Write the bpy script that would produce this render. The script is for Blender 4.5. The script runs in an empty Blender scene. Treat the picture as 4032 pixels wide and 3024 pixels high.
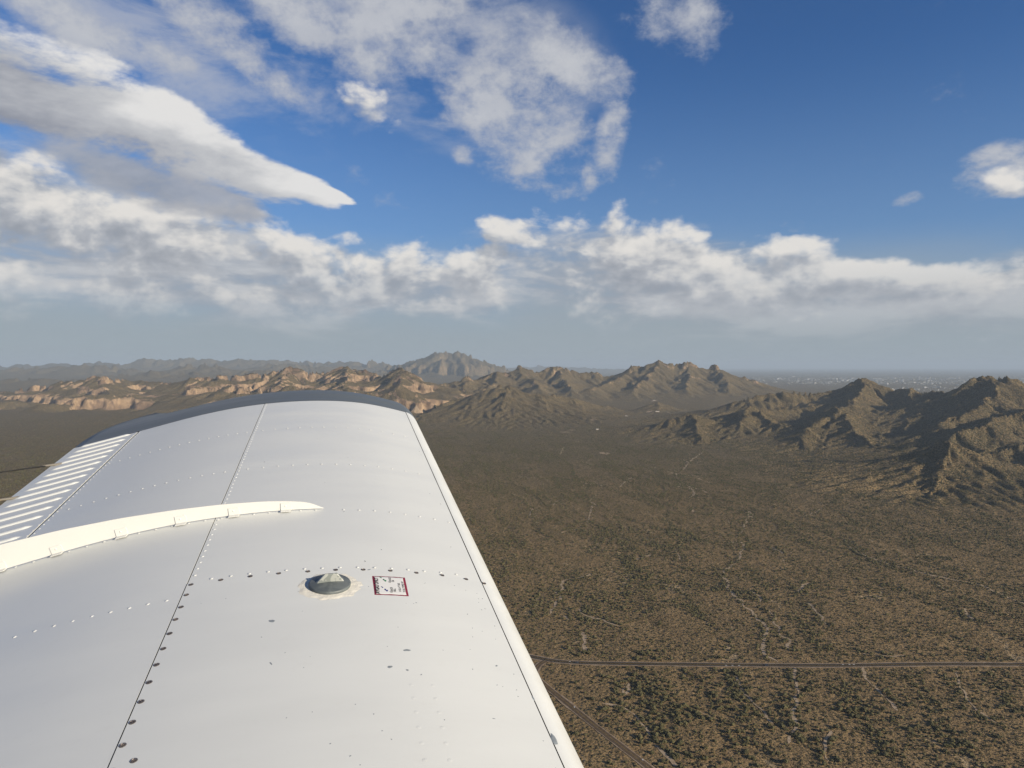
import bpy, math, random
import numpy as np
from mathutils import Matrix, Vector

random.seed(7)
scene = bpy.context.scene
COL = scene.collection

# ------------------------------------------------------------------ camera
F_PX, CX, CY, HORIZON = 2755.0, 2016.0, 1512.0, 1440.0      # focal length in photo pixels, centre, level line
CAM_H = 400.0                                               # metres above the desert floor
PITCH = math.atan((CY - HORIZON) / F_PX)
cam_d = bpy.data.cameras.new('camera')
cam = bpy.data.objects.new('camera', cam_d)
COL.objects.link(cam)
cam.location = (0, 0, CAM_H)
cam.rotation_euler = (math.radians(90) - PITCH, 0, 0)
cam_d.sensor_fit = 'HORIZONTAL'
cam_d.sensor_width = 36.0
cam_d.lens = 36.0 * F_PX / 4032.0
cam_d.clip_start = 0.05
cam_d.clip_end = 400000.0
scene.camera = cam

# ------------------------------------------------------------------ light
SUN_EL, SUN_BACK = math.radians(18.3), math.radians(33.0)   # elevation; how far behind the right-hand side
SUN_DIR = Vector((math.cos(SUN_EL) * math.cos(SUN_BACK), -math.cos(SUN_EL) * math.sin(SUN_BACK), math.sin(SUN_EL)))
sun_d = bpy.data.lights.new('sun', 'SUN')
sun_d.energy = 4.6
sun_d.angle = math.radians(0.5)
sun_d.color = (1.0, 0.88, 0.70)
sun = bpy.data.objects.new('sun', sun_d)
COL.objects.link(sun)
sun.rotation_euler = SUN_DIR.to_track_quat('Z', 'Y').to_euler()
sun.location = (0, 0, 900)

vs = scene.view_settings
vs.view_transform = 'Standard'
vs.look = 'None'
vs.exposure = 0.74
vs.gamma = 1.0
vs.use_curve_mapping = False
scene.cycles.use_denoising = True
scene.cycles.max_bounces = 5
scene.cycles.diffuse_bounces = 2
scene.cycles.glossy_bounces = 2
scene.cycles.transparent_max_bounces = 4
scene.cycles.volume_bounces = 0


class NT:
    """small wrapper for building node trees"""
    def __init__(self, tree): self.t = tree
    def n(self, kind, **kw):
        nd = self.t.nodes.new(kind)
        for k, v in kw.items(): setattr(nd, k, v)
        return nd
    def put(self, sock, val):
        if hasattr(val, 'is_linked') or isinstance(val, bpy.types.NodeSocket): self.t.links.new(val, sock)
        else: sock.default_value = val
    def math(self, op, a, b=0.5, c=None, clamp=False):
        nd = self.n('ShaderNodeMath', operation=op, use_clamp=clamp)
        self.put(nd.inputs[0], a); self.put(nd.inputs[1], b)
        if c is not None: self.put(nd.inputs[2], c)
        return nd.outputs[0]
    def vmath(self, op, a, b=None, out=0):
        nd = self.n('ShaderNodeVectorMath', operation=op)
        self.put(nd.inputs[0], a)
        if b is not None:
            self.put(nd.inputs[3 if op == 'SCALE' else 1], b)
        return nd.outputs[out]
    def mix(self, fac, a, b, mode='MIX'):
        nd = self.n('ShaderNodeMix', data_type='RGBA', blend_type=mode)
        self.put(nd.inputs[0], fac); self.put(nd.inputs[6], a); self.put(nd.inputs[7], b)
        return nd.outputs[2]
    def ramp(self, x, lo, hi, a=0.0, b=1.0, smooth=True):
        nd = self.n('ShaderNodeMapRange', interpolation_type='SMOOTHSTEP' if smooth else 'LINEAR')
        self.put(nd.inputs[0], x)
        for i, v in enumerate((lo, hi, a, b)): self.put(nd.inputs[1 + i], v)
        return nd.outputs[0]
    def noise(self, vec, scale, detail=4, rough=0.55, dist=0.0, kind='FBM', out=0, dim='3D'):
        nd = self.n('ShaderNodeTexNoise', noise_dimensions=dim)
        nd.noise_type = kind
        if vec is not None: self.put(nd.inputs['Vector'], vec)
        nd.inputs['Scale'].default_value = scale
        nd.inputs['Detail'].default_value = detail
        nd.inputs['Roughness'].default_value = rough
        nd.inputs['Distortion'].default_value = dist
        return nd.outputs[out]
    def mapping(self, vec, loc=(0, 0, 0), rot=(0, 0, 0), scale=(1, 1, 1), kind='POINT'):
        nd = self.n('ShaderNodeMapping', vector_type=kind)
        self.put(nd.inputs[0], vec)
        nd.inputs[1].default_value = loc; nd.inputs[2].default_value = rot; nd.inputs[3].default_value = scale
        return nd.outputs[0]

# ------------------------------------------------------------------ sky: Nishita daylight with broken cloud, laid out by azimuth and elevation
world = bpy.data.worlds.new('World')
scene.world = world
world.use_nodes = True
world.cycles.sampling_method = 'MANUAL'
world.cycles.sample_map_resolution = 512
wn = world.node_tree
wn.nodes.clear()
W = NT(wn)
w_out = W.n('ShaderNodeOutputWorld')
w_bg = W.n('ShaderNodeBackground')
w_bg.inputs['Strength'].default_value = 0.06
w_sky = W.n('ShaderNodeTexSky')
w_sky.sky_type = 'NISHITA'
w_sky.sun_disc = False
w_sky.sun_elevation = SUN_EL
w_sky.sun_rotation = math.atan2(SUN_DIR.x, SUN_DIR.y)
w_sky.altitude = 1200
w_sky.air_density = 1.0
w_sky.dust_density = 0.25
w_sky.ozone_density = 3.0


def sky_at(px, py):
    a = (px - CX) / F_PX
    return math.atan(a), math.atan((HORIZON - py) / F_PX * math.cos(math.atan(a)))


w_dir = W.n('ShaderNodeTexCoord').outputs['Generated']
w_xyz = W.n('ShaderNodeSeparateXYZ')
W.put(w_xyz.inputs[0], w_dir)
dX, dY, dZ = w_xyz.outputs
AZ = W.math('ARCTAN2', dX, dY)
EL = W.math('ARCSINE', dZ)
w_p = W.n('ShaderNodeCombineXYZ')
W.put(w_p.inputs[0], AZ); W.put(w_p.inputs[1], EL)
PV = w_p.outputs[0]                                   # (azimuth, elevation) in radians


def cover(vec, blobs):
    """largest of several soft ellipses: 1 in the middle of one, 0 on its rim, negative outside"""
    acc = None
    for b in blobs:
        px, py, rx, ry, rot = b[:5]
        az, el = sky_at(px, py)
        k = math.cos(az)
        v_in = vec
        if acc is not None:                           # keeps the shader's ellipses in sequence (few values alive at once)
            ma = W.n('ShaderNodeVectorMath', operation='MULTIPLY_ADD')
            W.put(ma.inputs[0], acc); ma.inputs[1].default_value = (1e-7, 1e-7, 1e-7); W.put(ma.inputs[2], vec)
            v_in = ma.outputs[0]
        m = W.mapping(v_in, loc=(az, el, 0), rot=(0, 0, math.radians(-rot)), scale=(rx / F_PX * k * k, ry / F_PX * k, 1), kind='TEXTURE')
        d = W.vmath('DOT_PRODUCT', m, m, out=1)
        v = W.math('SUBTRACT', b[5] if len(b) > 5 else 1.0, d)
        acc = v if acc is None else W.math('SMOOTH_MAX', acc, v, 0.35)
    return W.math('MAXIMUM', acc, -2.0)


CUMULUS = [(120, 830, 560, 190, 12), (640, 960, 640, 190, 12), (1130, 1030, 340, 140, 16), (260, 1090, 620, 150, 3, .9), (900, 1150, 560, 90, 4, .7),
           (1290, 1050, 140, 100, 12), (1440, 1080, 100, 90, 0), (1650, 1055, 150, 115, 0), (1830, 1060, 240, 95, 3), (1640, 1160, 420, 80, 3, .9),
           (2140, 930, 230, 60, 6), (2330, 960, 280, 130, 6), (2425, 865, 70, 75, 0, .8), (2640, 970, 200, 130, 8), (2480, 1100, 600, 160, 4), (2790, 1080, 220, 120, 10),
           (3130, 1005, 190, 95, 12), (3380, 1120, 360, 85, 6), (3700, 1150, 520, 100, -3), (4050, 1110, 360, 120, -12), (3000, 1180, 800, 100, 2),
           (1480, 440, 150, 85, 20, .8), (3950, 700, 140, 70, -8, .5), (1365, 940, 90, 45, 0, .6)]
THIN = [(2030, 440, 330, 210, 32), (2230, 250, 300, 100, 24), (1960, 230, 200, 150, 0, .8), (1620, 110, 380, 150, 8), (1480, 260, 150, 90, 20, .7), (1230, 60, 240, 110, 10, .7), (800, 80, 260, 90, 28, .8), (1060, 330, 230, 60, 30, .8),
        (640, 230, 260, 80, 24, .7), (2640, 100, 210, 110, 12, .8), (2100, 640, 60, 110, -34, .8), (2400, 540, 65, 150, 14), (2320, 690, 50, 70, 0, .6), (300, 110, 330, 90, 18, .8), (1830, 610, 60, 50, 0, .7), (3560, 790, 70, 30, -12, .7), (3930, 680, 170, 90, -8), (3960, 765, 110, 22, 0, .8)]
ROLL = [(40, 300, 640, 165, 14), (520, 450, 560, 160, 22), (880, 610, 400, 115, 27), (1130, 705, 260, 62, 24), (1270, 755, 150, 26, 18)]
SLAB = [(560, 720, 440, 95, 13), (860, 800, 290, 72, 14), (-60, 640, 170, 90, 20)]

C_BRIGHT = (7.9, 7.6, 7.2, 1)
C_MID = (4.75, 4.9, 5.2, 1)
C_DARK = (3.05, 3.3, 3.75, 1)

w_p2 = W.n('ShaderNodeCombineXYZ')                    # plan view of a level cloud deck
hz = W.math('ADD', W.math('MAXIMUM', dZ, 0.0), 0.42)
W.put(w_p2.inputs[0], W.math('DIVIDE', dX, hz)); W.put(w_p2.inputs[1], W.math('DIVIDE', dY, hz))
PD = w_p2.outputs[0]

col = W.mix(1.0, w_sky.outputs[0], (0.50, 0.78, 1.09, 1), 'MULTIPLY')

# hazy grey air low over the horizon
n_h = W.noise(W.mapping(PV, scale=(3, 9, 1)), 1.0, 3, 0.5, dim='2D')
col = W.mix(W.ramp(EL, 0.42, 0.02, 0.0, 0.55), col, (2.3, 3.5, 5.0, 1))
veil = W.ramp(W.math('ADD', EL, W.math('MULTIPLY', W.math('SUBTRACT', n_h, 0.5), 0.08)), 0.20, 0.04)
col = W.mix(W.math('MULTIPLY', veil, 0.95), col, (3.3, 3.8, 4.15, 1))

# soft grey cloud masses behind and below the cumulus
BASE = [(200, 900, 700, 260, 12), (750, 1060, 800, 210, 10), (1650, 1150, 500, 110, 3, .8), (2500, 1100, 640, 190, 5), (3300, 1180, 800, 130, 2), (4000, 1160, 600, 160, -8), (3300, 1270, 1000, 120, -2, .6), (2350, 1230, 600, 90, 0, .5)]
n5 = W.noise(W.mapping(PV, scale=(6, 22, 1)), 1.0, 7, 0.6, 0.3, dim='2D')
d5 = W.math('ADD', W.math('MINIMUM', cover(PV, BASE), 0.8), W.math('MULTIPLY', W.math('SUBTRACT', n5, 0.5), 3.0))
c5 = W.mix(W.ramp(n5, 0.35, 0.65), (3.3, 3.6, 4.1, 1), (5.5, 5.6, 5.8, 1))
col = W.mix(W.math('MULTIPLY', W.ramp(d5, -0.45, 0.9), W.ramp(EL, 0.015, 0.10, 0.12, 0.92)), col, c5)

# a thin uneven veil of high cloud between the thicker patches, upper left to centre
vb = W.math('MAXIMUM', W.ramp(cover(PV, [(700, 150, 1100, 330, 10), (1700, 250, 700, 330, 5)]), -0.3, 0.8), W.math('MULTIPLY', W.ramp(W.math('ABSOLUTE', AZ), 0.70, 1.1), 0.5))
nv = W.noise(W.mapping(PV, rot=(0, 0, -0.45), scale=(5, 11, 1)), 1.0, 8, 0.62, 0.25, dim='2D')
col = W.mix(W.math('MULTIPLY', W.math('MULTIPLY', vb, W.ramp(nv, 0.40, 0.70)), 0.62), col, (4.9, 5.1, 5.6, 1))

# thin broken altocumulus
n1 = W.math('MULTIPLY_ADD', W.noise(PD, 3.4, 6, 0.60, 0.1, dim='2D'), 0.4, W.math('MULTIPLY', W.noise(W.mapping(PV, rot=(0, 0, -0.5), scale=(8, 9.5, 1)), 1.0, 8, 0.60, 0.12, dim='2D'), 0.6))
n1b = W.noise(PD, 9, 8, 0.68, dim='2D')
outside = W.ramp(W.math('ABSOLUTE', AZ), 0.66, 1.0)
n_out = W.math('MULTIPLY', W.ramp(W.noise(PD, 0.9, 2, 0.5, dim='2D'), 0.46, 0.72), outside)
cv1 = W.math('MINIMUM', cover(PV, THIN), 0.75)
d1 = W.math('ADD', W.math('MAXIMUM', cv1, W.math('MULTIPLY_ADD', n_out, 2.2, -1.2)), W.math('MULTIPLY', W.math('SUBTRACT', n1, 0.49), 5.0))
d1 = W.math('ADD', d1, W.math('MULTIPLY', W.math('SUBTRACT', n1b, 0.5), 3.4))
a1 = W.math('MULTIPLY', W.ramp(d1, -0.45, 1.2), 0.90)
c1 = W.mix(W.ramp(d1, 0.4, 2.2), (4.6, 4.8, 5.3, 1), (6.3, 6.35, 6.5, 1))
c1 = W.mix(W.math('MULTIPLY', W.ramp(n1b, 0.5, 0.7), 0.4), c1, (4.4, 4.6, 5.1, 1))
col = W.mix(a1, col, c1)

# long smooth roll cloud: lit from above, grey below
n2 = W.noise(W.mapping(PV, rot=(0, 0, 0.38), scale=(6, 15, 1)), 1.0, 9, 0.60, 0.1, dim='2D')
nd2 = W.math('SUBTRACT', n2, 0.5)
d2 = W.math('ADD', cover(PV, ROLL), W.math('MULTIPLY', nd2, 2.8))
a2 = W.ramp(d2, 0.0, 0.6)
az0, el0 = sky_at(520, 480)
loc2 = W.n('ShaderNodeSeparateXYZ')
W.put(loc2.inputs[0], W.mapping(PV, loc=(az0, el0, 0), rot=(0, 0, math.radians(-21)), kind='TEXTURE'))
hgt2 = W.math('ADD', loc2.outputs[1], W.math('MULTIPLY', nd2, 0.125))
c2 = W.mix(W.ramp(hgt2, -0.052, 0.0), (2.75, 2.9, 3.35, 1), (5.3, 5.35, 5.5, 1))
c2 = W.mix(W.ramp(hgt2, -0.008, 0.034), c2, (7.9, 7.75, 7.55, 1))
col = W.mix(W.math('MULTIPLY', a2, 0.96), col, c2)

# darker slab of cloud in front of the bank (laid over it further down)
d4 = W.math('ADD', cover(PV, SLAB), W.math('MULTIPLY', nd2, 3.0))
c4 = W.mix(W.ramp(nd2, -0.2, 0.25), (2.6, 2.85, 3.4, 1), (4.0, 4.2, 4.7, 1))
a4 = W.math('MULTIPLY', W.ramp(d4, -0.1, 1.0), 0.9)


# cumulus banks: density here and a little way towards the light
def cum_density(vec):
    nn = W.noise(W.mapping(vec, scale=(7.5, 13, 1)), 1.0, 9, 0.60, 0.12, dim='2D')
    vo = W.n('ShaderNodeTexVoronoi', feature='F1', voronoi_dimensions='2D')
    W.put(vo.inputs['Vector'], W.mapping(vec, scale=(34, 46, 1)))
    vo.inputs['Scale'].default_value = 1.0
    vo.inputs['Detail'].default_value = 1.0
    bil = W.math('SUBTRACT', 0.45, vo.outputs['Distance'])
    return W.math('ADD', W.math('MULTIPLY', W.math('SUBTRACT', nn, 0.5), 4.4), W.math('MULTIPLY', bil, 0.55))


PV_up = W.vmath('ADD', PV, (0.010, 0.022, 0))
cv = W.math('MINIMUM', cover(PV, CUMULUS), 0.7)
cv_u = W.math('MINIMUM', cover(PV_up, CUMULUS), 0.7)
d3 = W.math('ADD', cv, cum_density(PV))
lit = W.math('SUBTRACT', d3, W.math('ADD', cv_u, cum_density(PV_up)))
a3 = W.ramp(d3, -0.30, 0.72)
lt = W.ramp(W.math('SUBTRACT', lit, W.math('MULTIPLY', d3, 0.24)), -1.15, 0.95)
c3 = W.mix(W.ramp(lt, 0.0, 0.5, smooth=False), C_DARK, C_MID)
c3 = W.mix(W.ramp(lt, 0.45, 1.0, smooth=False), c3, C_BRIGHT)
fade = W.ramp(EL, 0.03, 0.15, 0.15, 0.96)              # cloud far off sinks into the haze
col = W.mix(W.math('MULTIPLY', a3, fade), col, c3)
col = W.mix(a4, col, c4)

W.put(w_bg.inputs['Color'], col)
wn.links.new(w_bg.outputs[0], w_out.inputs['Surface'])




# ------------------------------------------------------------------ helpers
def tag(o, label=None, cat=None, group=None, kind=None):
    if label: o['label'] = label
    if cat: o['category'] = cat
    if group: o['group'] = group
    if kind: o['kind'] = kind
    return o


def mesh_obj(name, verts, faces, mat=None, parent=None, smooth=False, col=True):
    me = bpy.data.meshes.new(name)
    me.from_pydata([tuple(v) for v in verts], [], [tuple(f) for f in faces])
    if mat: me.materials.append(mat)
    if smooth:
        me.polygons.foreach_set('use_smooth', [True] * len(me.polygons))
    o = bpy.data.objects.new(name, me)
    if col: COL.objects.link(o)
    if parent: o.parent = parent
    return o


def empty(name, loc=(0, 0, 0), rz=0.0):
    o = bpy.data.objects.new(name, None)
    o.empty_display_size = 0.2
    COL.objects.link(o)
    o.location = loc
    o.rotation_euler = (0, 0, rz)
    return o


def box_data(x0, x1, y0, y1, z0, z1):
    v = [(x0, y0, z0), (x1, y0, z0), (x1, y1, z0), (x0, y1, z0), (x0, y0, z1), (x1, y0, z1), (x1, y1, z1), (x0, y1, z1)]
    f = [(3, 2, 1, 0), (4, 5, 6, 7), (0, 1, 5, 4), (1, 2, 6, 5), (2, 3, 7, 6), (3, 0, 4, 7)]
    return v, f


def new_mat(name):
    m = bpy.data.materials.new(name)
    m.use_nodes = True
    t = m.node_tree
    bsdf = t.nodes['Principled BSDF']
    return m, NT(t), bsdf


def simple_mat(name, col, rough=0.6, metal=0.0, var=0.12, scale=8.0, spec=0.5):
    m, N, b = new_mat(name)
    tc = N.n('ShaderNodeTexCoord')
    nz = N.noise(tc.outputs['Object'], scale, 4, 0.6)
    c0 = tuple(c * (1 - var) for c in col) + (1,)
    c1 = tuple(min(1, c * (1 + var)) for c in col) + (1,)
    N.put(b.inputs['Base Color'], N.mix(nz, c0, c1))
    b.inputs['Roughness'].default_value = rough
    b.inputs['Metallic'].default_value = metal
    b.inputs['Specular IOR Level'].default_value = spec
    return m


# ------------------------------------------------------------------ numpy noise
_rng = np.random.RandomState(11)
_perm = np.r_[_rng.permutation(256), np.zeros(256, int)]
_perm[256:] = _perm[:256]
_ang = _rng.rand(256) * 2 * np.pi
_gx, _gy = np.cos(_ang).astype(np.float32), np.sin(_ang).astype(np.float32)


def perlin(x, y, seed=0):
    x = np.asarray(x, np.float64) + seed * 17.31
    y = np.asarray(y, np.float64) + seed * 9.73
    xi, yi = np.floor(x), np.floor(y)
    xf, yf = (x - xi).astype(np.float32), (y - yi).astype(np.float32)
    xi = xi.astype(np.int64) & 255
    yi = yi.astype(np.int64) & 255
    u = xf * xf * xf * (xf * (xf * 6 - 15) + 10)
    v = yf * yf * yf * (yf * (yf * 6 - 15) + 10)
    p0, p1 = _perm[xi], _perm[(xi + 1) & 255]
    h = _perm[p0 + yi]; a = _gx[h] * xf + _gy[h] * yf
    h = _perm[p1 + yi]; b = _gx[h] * (xf - 1) + _gy[h] * yf
    h = _perm[p0 + ((yi + 1) & 255)]; c = _gx[h] * xf + _gy[h] * (yf - 1)
    h = _perm[p1 + ((yi + 1) & 255)]; d = _gx[h] * (xf - 1) + _gy[h] * (yf - 1)
    ab = a + u * (b - a)
    cd = c + u * (d - c)
    return (ab + v * (cd - ab)) * 1.5


def fbm(x, y, octs=4, seed=0, gain=0.5):
    s, a, tot = 0.0, 1.0, 0.0
    for i in range(octs):
        s = s + a * perlin(x * 2 ** i, y * 2 ** i, seed + i * 3)
        tot += a
        a *= gain
    return s / tot


def sstep(a, b, x):
    t = np.clip((x - a) / (b - a), 0, 1)
    return t * t * (3 - 2 * t)


# ------------------------------------------------------------------ photo pixel -> world ray
_cp, _sp = math.cos(PITCH), math.sin(PITCH)


def pix_dir(px, py):
    a, b = (np.asarray(px, float) - CX) / F_PX, (np.asarray(py, float) - CY) / F_PX
    # camera right = +x ; down = (0,-sin,-cos) ; forward = (0,cos,-sin)
    return a, _cp - b * _sp, -_sp - b * _cp


def at(px, py, Y):
    dx, dy, dz = pix_dir(px, py)
    return (float(dx / dy * Y), float(Y), float(CAM_H + dz / dy * Y))


# ------------------------------------------------------------------ relief: ridge lines of every range (photo x, photo y, distance in m)
RANGES = {
 'left': dict(slope=0.50, apron=1300, lines=[
   [(-260,1560,7000),(0,1544,6900),(63,1522,6800),(158,1509,6800),(253,1496,6700),(354,1487,6600),(443,1490,6600),(506,1476,7000),(551,1484,7000),(620,1490,6900),(696,1493,6800),(747,1484,6700),(886,1480,6700),(981,1464,6800),(1032,1470,6800),(1076,1458,6900),(1133,1453,7000),(1203,1461,7000),(1298,1461,7000),(1336,1449,7000),(1371,1444,7000),(1396,1455,7000),(1453,1463,6900),(1504,1471,6800),(1542,1455,6700),(1580,1449,6600),(1605,1457,6500),(1640,1478,6450),(1656,1492,6400)],
   [(-260,1640,5400),(25,1620,5350),(127,1585,5450),(278,1574,5600),(304,1553,5700),(354,1549,5750),(443,1553,5800),(481,1556,5800),(551,1546,5850),(608,1568,5950)],
   [(640,1560,6150),(700,1525,6050),(760,1512,6000),(850,1520,5950),(950,1512,5900),(1050,1522,5850),(1150,1512,5800),(1250,1522,5750),(1350,1528,5650),(1450,1535,5600),(1550,1540,5550),(1640,1545,5550)],
   [(399,1486,6600),(420,1530,6100),(440,1553,5800)],
   [(1133,1453,7000),(1120,1490,6400),(1100,1520,5850)],
   [(1580,1449,6600),(1570,1500,6100),(1560,1540,5600)],
   [(1371,1444,7000),(1360,1490,6300),(1350,1528,5700)],
   [(860,1480,6700),(820,1505,6250),(790,1515,6000)]]),
 'hill': dict(slope=0.50, apron=700, lines=[
   [(1668,1628,5300),(1725,1591,5350),(1833,1560,5400),(1896,1544,5400),(1934,1528,5400),(1991,1514,5400),(2023,1514,5400),(2055,1531,5400),(2118,1550,5400),(2188,1552,5450),(2244,1563,5500),(2308,1578,5550),(2403,1597,5600)],
   [(2005,1530,5330),(1985,1570,5080),(1965,1630,4820)],
   [(2122,1562,5330),(2150,1600,5080),(2165,1650,4800)],
   [(1865,1565,5330),(1830,1600,5080),(1800,1655,4800)],
   [(2250,1563,5500),(2300,1610,5200)],
   [(1660,1660,4750),(1720,1645,4780),(1760,1660,4800)]]),
 'knoll': dict(slope=0.45, apron=200, lines=[[(2570,1592,5600),(2595,1576,5600),(2625,1590,5600)]]),
 'ridge': dict(slope=0.58, apron=1300, lines=[
   [(1690,1530,6500),(1735,1519,6700),(1800,1500,6900),(1838,1484,7000),(1871,1494,7200),(1934,1480,7500),(1966,1460,7600),(1990,1461,7650),(2010,1472,7700),(2040,1448,7800),(2080,1455,7800),(2094,1466,7800),(2137,1451,7900),(2200,1446,8000),(2250,1450,8000),(2270,1469,8000),(2301,1466,8000),(2339,1461,8000),(2377,1468,8000),(2415,1472,8000),(2450,1465,8000),(2491,1449,8000),(2548,1433,8000),(2600,1427,8000),(2639,1434,8000),(2665,1437,8000),(2697,1431,8000),(2723,1438,8000),(2768,1450,8000),(2794,1447,8000),(2820,1441,8000),(2840,1449,8000),(2865,1468,8000),(2904,1484,7950),(2962,1497,7900),(3014,1517,7850),(3066,1534,7800)],
   [(2600,1427,8000),(2540,1480,7450),(2500,1525,7000)],
   [(2697,1431,8000),(2720,1480,7500),(2700,1520,7100)],
   [(2820,1441,8000),(2860,1490,7500),(2880,1530,7100)],
   [(2491,1449,8000),(2400,1500,7300),(2330,1530,6900)],
   [(2200,1446,8000),(2230,1490,7400),(2260,1530,6900)],
   [(2040,1448,7800),(2090,1490,7200),(2120,1520,6800)],
   [(1966,1460,7600),(1950,1500,7000),(1900,1530,6500)],
   [(1838,1484,7000),(1820,1530,6400)]]),
 'right': dict(slope=0.50, apron=800, lines=[
   [(2800,1602,4700),(2885,1572,4700),(2937,1556,4700),(3053,1543,4700),(3150,1533,4700),(3215,1540,4700),(3267,1540,4700),(3312,1514,4700),(3351,1494,4700),(3390,1476,4700),(3416,1489,4690),(3461,1514,4650),(3500,1530,4600),(3571,1538,4400),(3649,1542,4200),(3733,1538,4000),(3798,1517,3900),(3862,1488,3800),(3895,1479,3800),(3915,1480,3790),(3947,1489,3750),(3979,1480,3700),(4032,1495,3700),(4200,1480,3700),(4600,1510,3500)],
   [(2480,1708,4050),(2620,1655,4000),(2739,1631,4000),(2780,1648,4050),(2870,1645,4100),(2956,1598,4100),(3020,1605,4150),(3130,1605,4250),(3250,1590,4350)],
   [(2739,1631,4000),(2760,1690,3650),(2775,1735,3400)],
   [(2956,1598,4100),(2905,1655,3800)],
   [(2956,1598,4100),(3040,1660,3780),(3100,1690,3600)],
   [(3390,1500,4650),(3377,1583,4000),(3299,1607,3750),(3325,1645,3500),(3352,1690,3250),(3420,1740,3000)],
   [(3299,1607,3750),(3200,1660,3500),(3160,1720,3200)],
   [(3571,1540,4400),(3597,1585,4000),(3602,1645,3650),(3520,1692,3350)],
   [(3915,1500,3700),(3930,1526,3550),(3866,1566,3400),(3768,1622,3250),(3690,1660,3120)],
   [(4250,1545,3150),(4100,1590,3050),(4032,1608,3000),(3960,1630,2950),(3866,1661,2870),(3750,1686,2800)],
   [(4060,1740,2650),(4120,1850,2300),(4200,1990,1950)],
   [(4400,1780,2250),(4450,1950,1850),(4500,2150,1500)]]),
 'spur': dict(slope=0.52, apron=600, lines=[
   [(3725,1732,2450),(3740,1750,2455),(3780,1772,2480),(3850,1785,2520),(3950,1765,2600),(4060,1735,2650),(4250,1700,2700)],
   [(3725,1745,2430),(3727,1790,2350),(3735,1840,2240),(3715,1895,2130),(3670,1965,2000)]]),
 'peak': dict(slope=0.50, apron=2500, lines=[
   [(1542,1432,18500),(1592,1424,18400),(1643,1410,18300),(1672,1394,18200),(1725,1381,18000),(1763,1372,18000),(1785,1377,18000),(1808,1376,18000),(1833,1393,18000),(1871,1404,18000),(1903,1416,18000),(1934,1422,18000),(1972,1430,18000),(2013,1448,18000)],
   [(1640,1421,17300),(1700,1414,17000),(1780,1412,17000),(1850,1417,17000),(1930,1431,17100)]]),
 'far': dict(slope=0.30, apron=3500, lines=[
   [(-300,1440,24000),(0,1437,24000),(63,1437,24000),(127,1428,23000),(209,1423,23000),(285,1427,23000),(380,1421,23000),(506,1419,23000),(589,1407,23000),(665,1414,23000),(740,1404,23000),(791,1408,23000),(855,1415,23000),(918,1413,23000),(943,1404,23000),(981,1413,23000),(1044,1410,23000),(1139,1419,24000),(1234,1422,24000),(1330,1422,24000),(1409,1421,22500),(1453,1432,22500),(1500,1425,22500),(1542,1434,22500)],
   [(-200,1462,17000),(95,1440,17000),(284,1430,17000),(380,1428,17000),(500,1444,17000)],
   [(640,1452,16000),(690,1444,16000),(715,1432,16000),(816,1426,16000),(886,1444,16000),(937,1463,16000)],
   [(330,1485,13500),(405,1473,13500),(538,1458,13500),(665,1460,13500),(747,1454,13500),(800,1474,13500)],
   [(-200,1500,12000),(0,1490,11500),(150,1483,11500),(300,1488,11500)],
   [(1000,1438,19000),(1080,1425,19000),(1160,1430,19000),(1240,1440,19000),(1330,1432,20000)],
   [(900,1462,14000),(1000,1450,14000),(1100,1455,14000),(1250,1462,14000)],
   [(1990,1441,38000),(2130,1435,40000),(2300,1439,40000),(2500,1443,40000)]]),
 'needle': dict(slope=1.7, apron=200, lines=[[(1460,1416,22300),(1464,1410,22300),(1468,1409,22300),(1472,1415,22300),(1480,1416,22300),(1486,1420,22300)]]),
}
RNAMES = list(RANGES)
_seg = []
for _i, _k in enumerate(RNAMES):
    for _li, _ln in enumerate(RANGES[_k]['lines']):
        pts = [at(*q) for q in _ln]
        _seg.append((_i, RANGES[_k]['slope'], RANGES[_k]['apron'], np.array(pts)))


def base_relief(x, y):
    """height of the ranges above the plain and the index of the range that dominates"""
    tot = np.zeros_like(x)
    best = np.zeros_like(x)
    who = np.full(x.shape, -1, np.int8)
    P = 9.0
    for ri, s, ap, pts in _seg:
        zmax = pts[:, 2].max()
        reach = max(ap * 4.2, zmax / s * 3.2)
        m = (x > pts[:, 0].min() - reach) & (x < pts[:, 0].max() + reach) & (y > pts[:, 1].min() - reach) & (y < pts[:, 1].max() + reach)
        if not m.any(): continue
        xs, ys = x[m], y[m]
        z = np.zeros_like(xs)
        wob = 1.0
        for (ax, ay, az), (bx, by, bz) in zip(pts[:-1], pts[1:]):
            dx, dy = bx - ax, by - ay
            t = np.clip(((xs - ax) * dx + (ys - ay) * dy) / (dx * dx + dy * dy + 1e-6), 0, 1)
            d = np.hypot(xs - ax - t * dx, ys - ay - t * dy)
            zr = az + t * (bz - az)
            zr = np.maximum(zr, 5.0)
            zz = zr * (0.76 * np.exp(-d * s / (0.76 * zr)) + 0.24 * np.exp(-d / ap)) * sstep(reach, reach * 0.4, d)
            np.maximum(z, zz, out=z)
        b = best[m]; w = who[m]
        up = z > b
        b[up] = z[up]; w[up] = ri
        best[m] = b; who[m] = w
        tt = tot[m]; tt += (z / 500.0) ** P; tot[m] = tt
    return tot ** (1 / P) * 500.0, who


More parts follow.
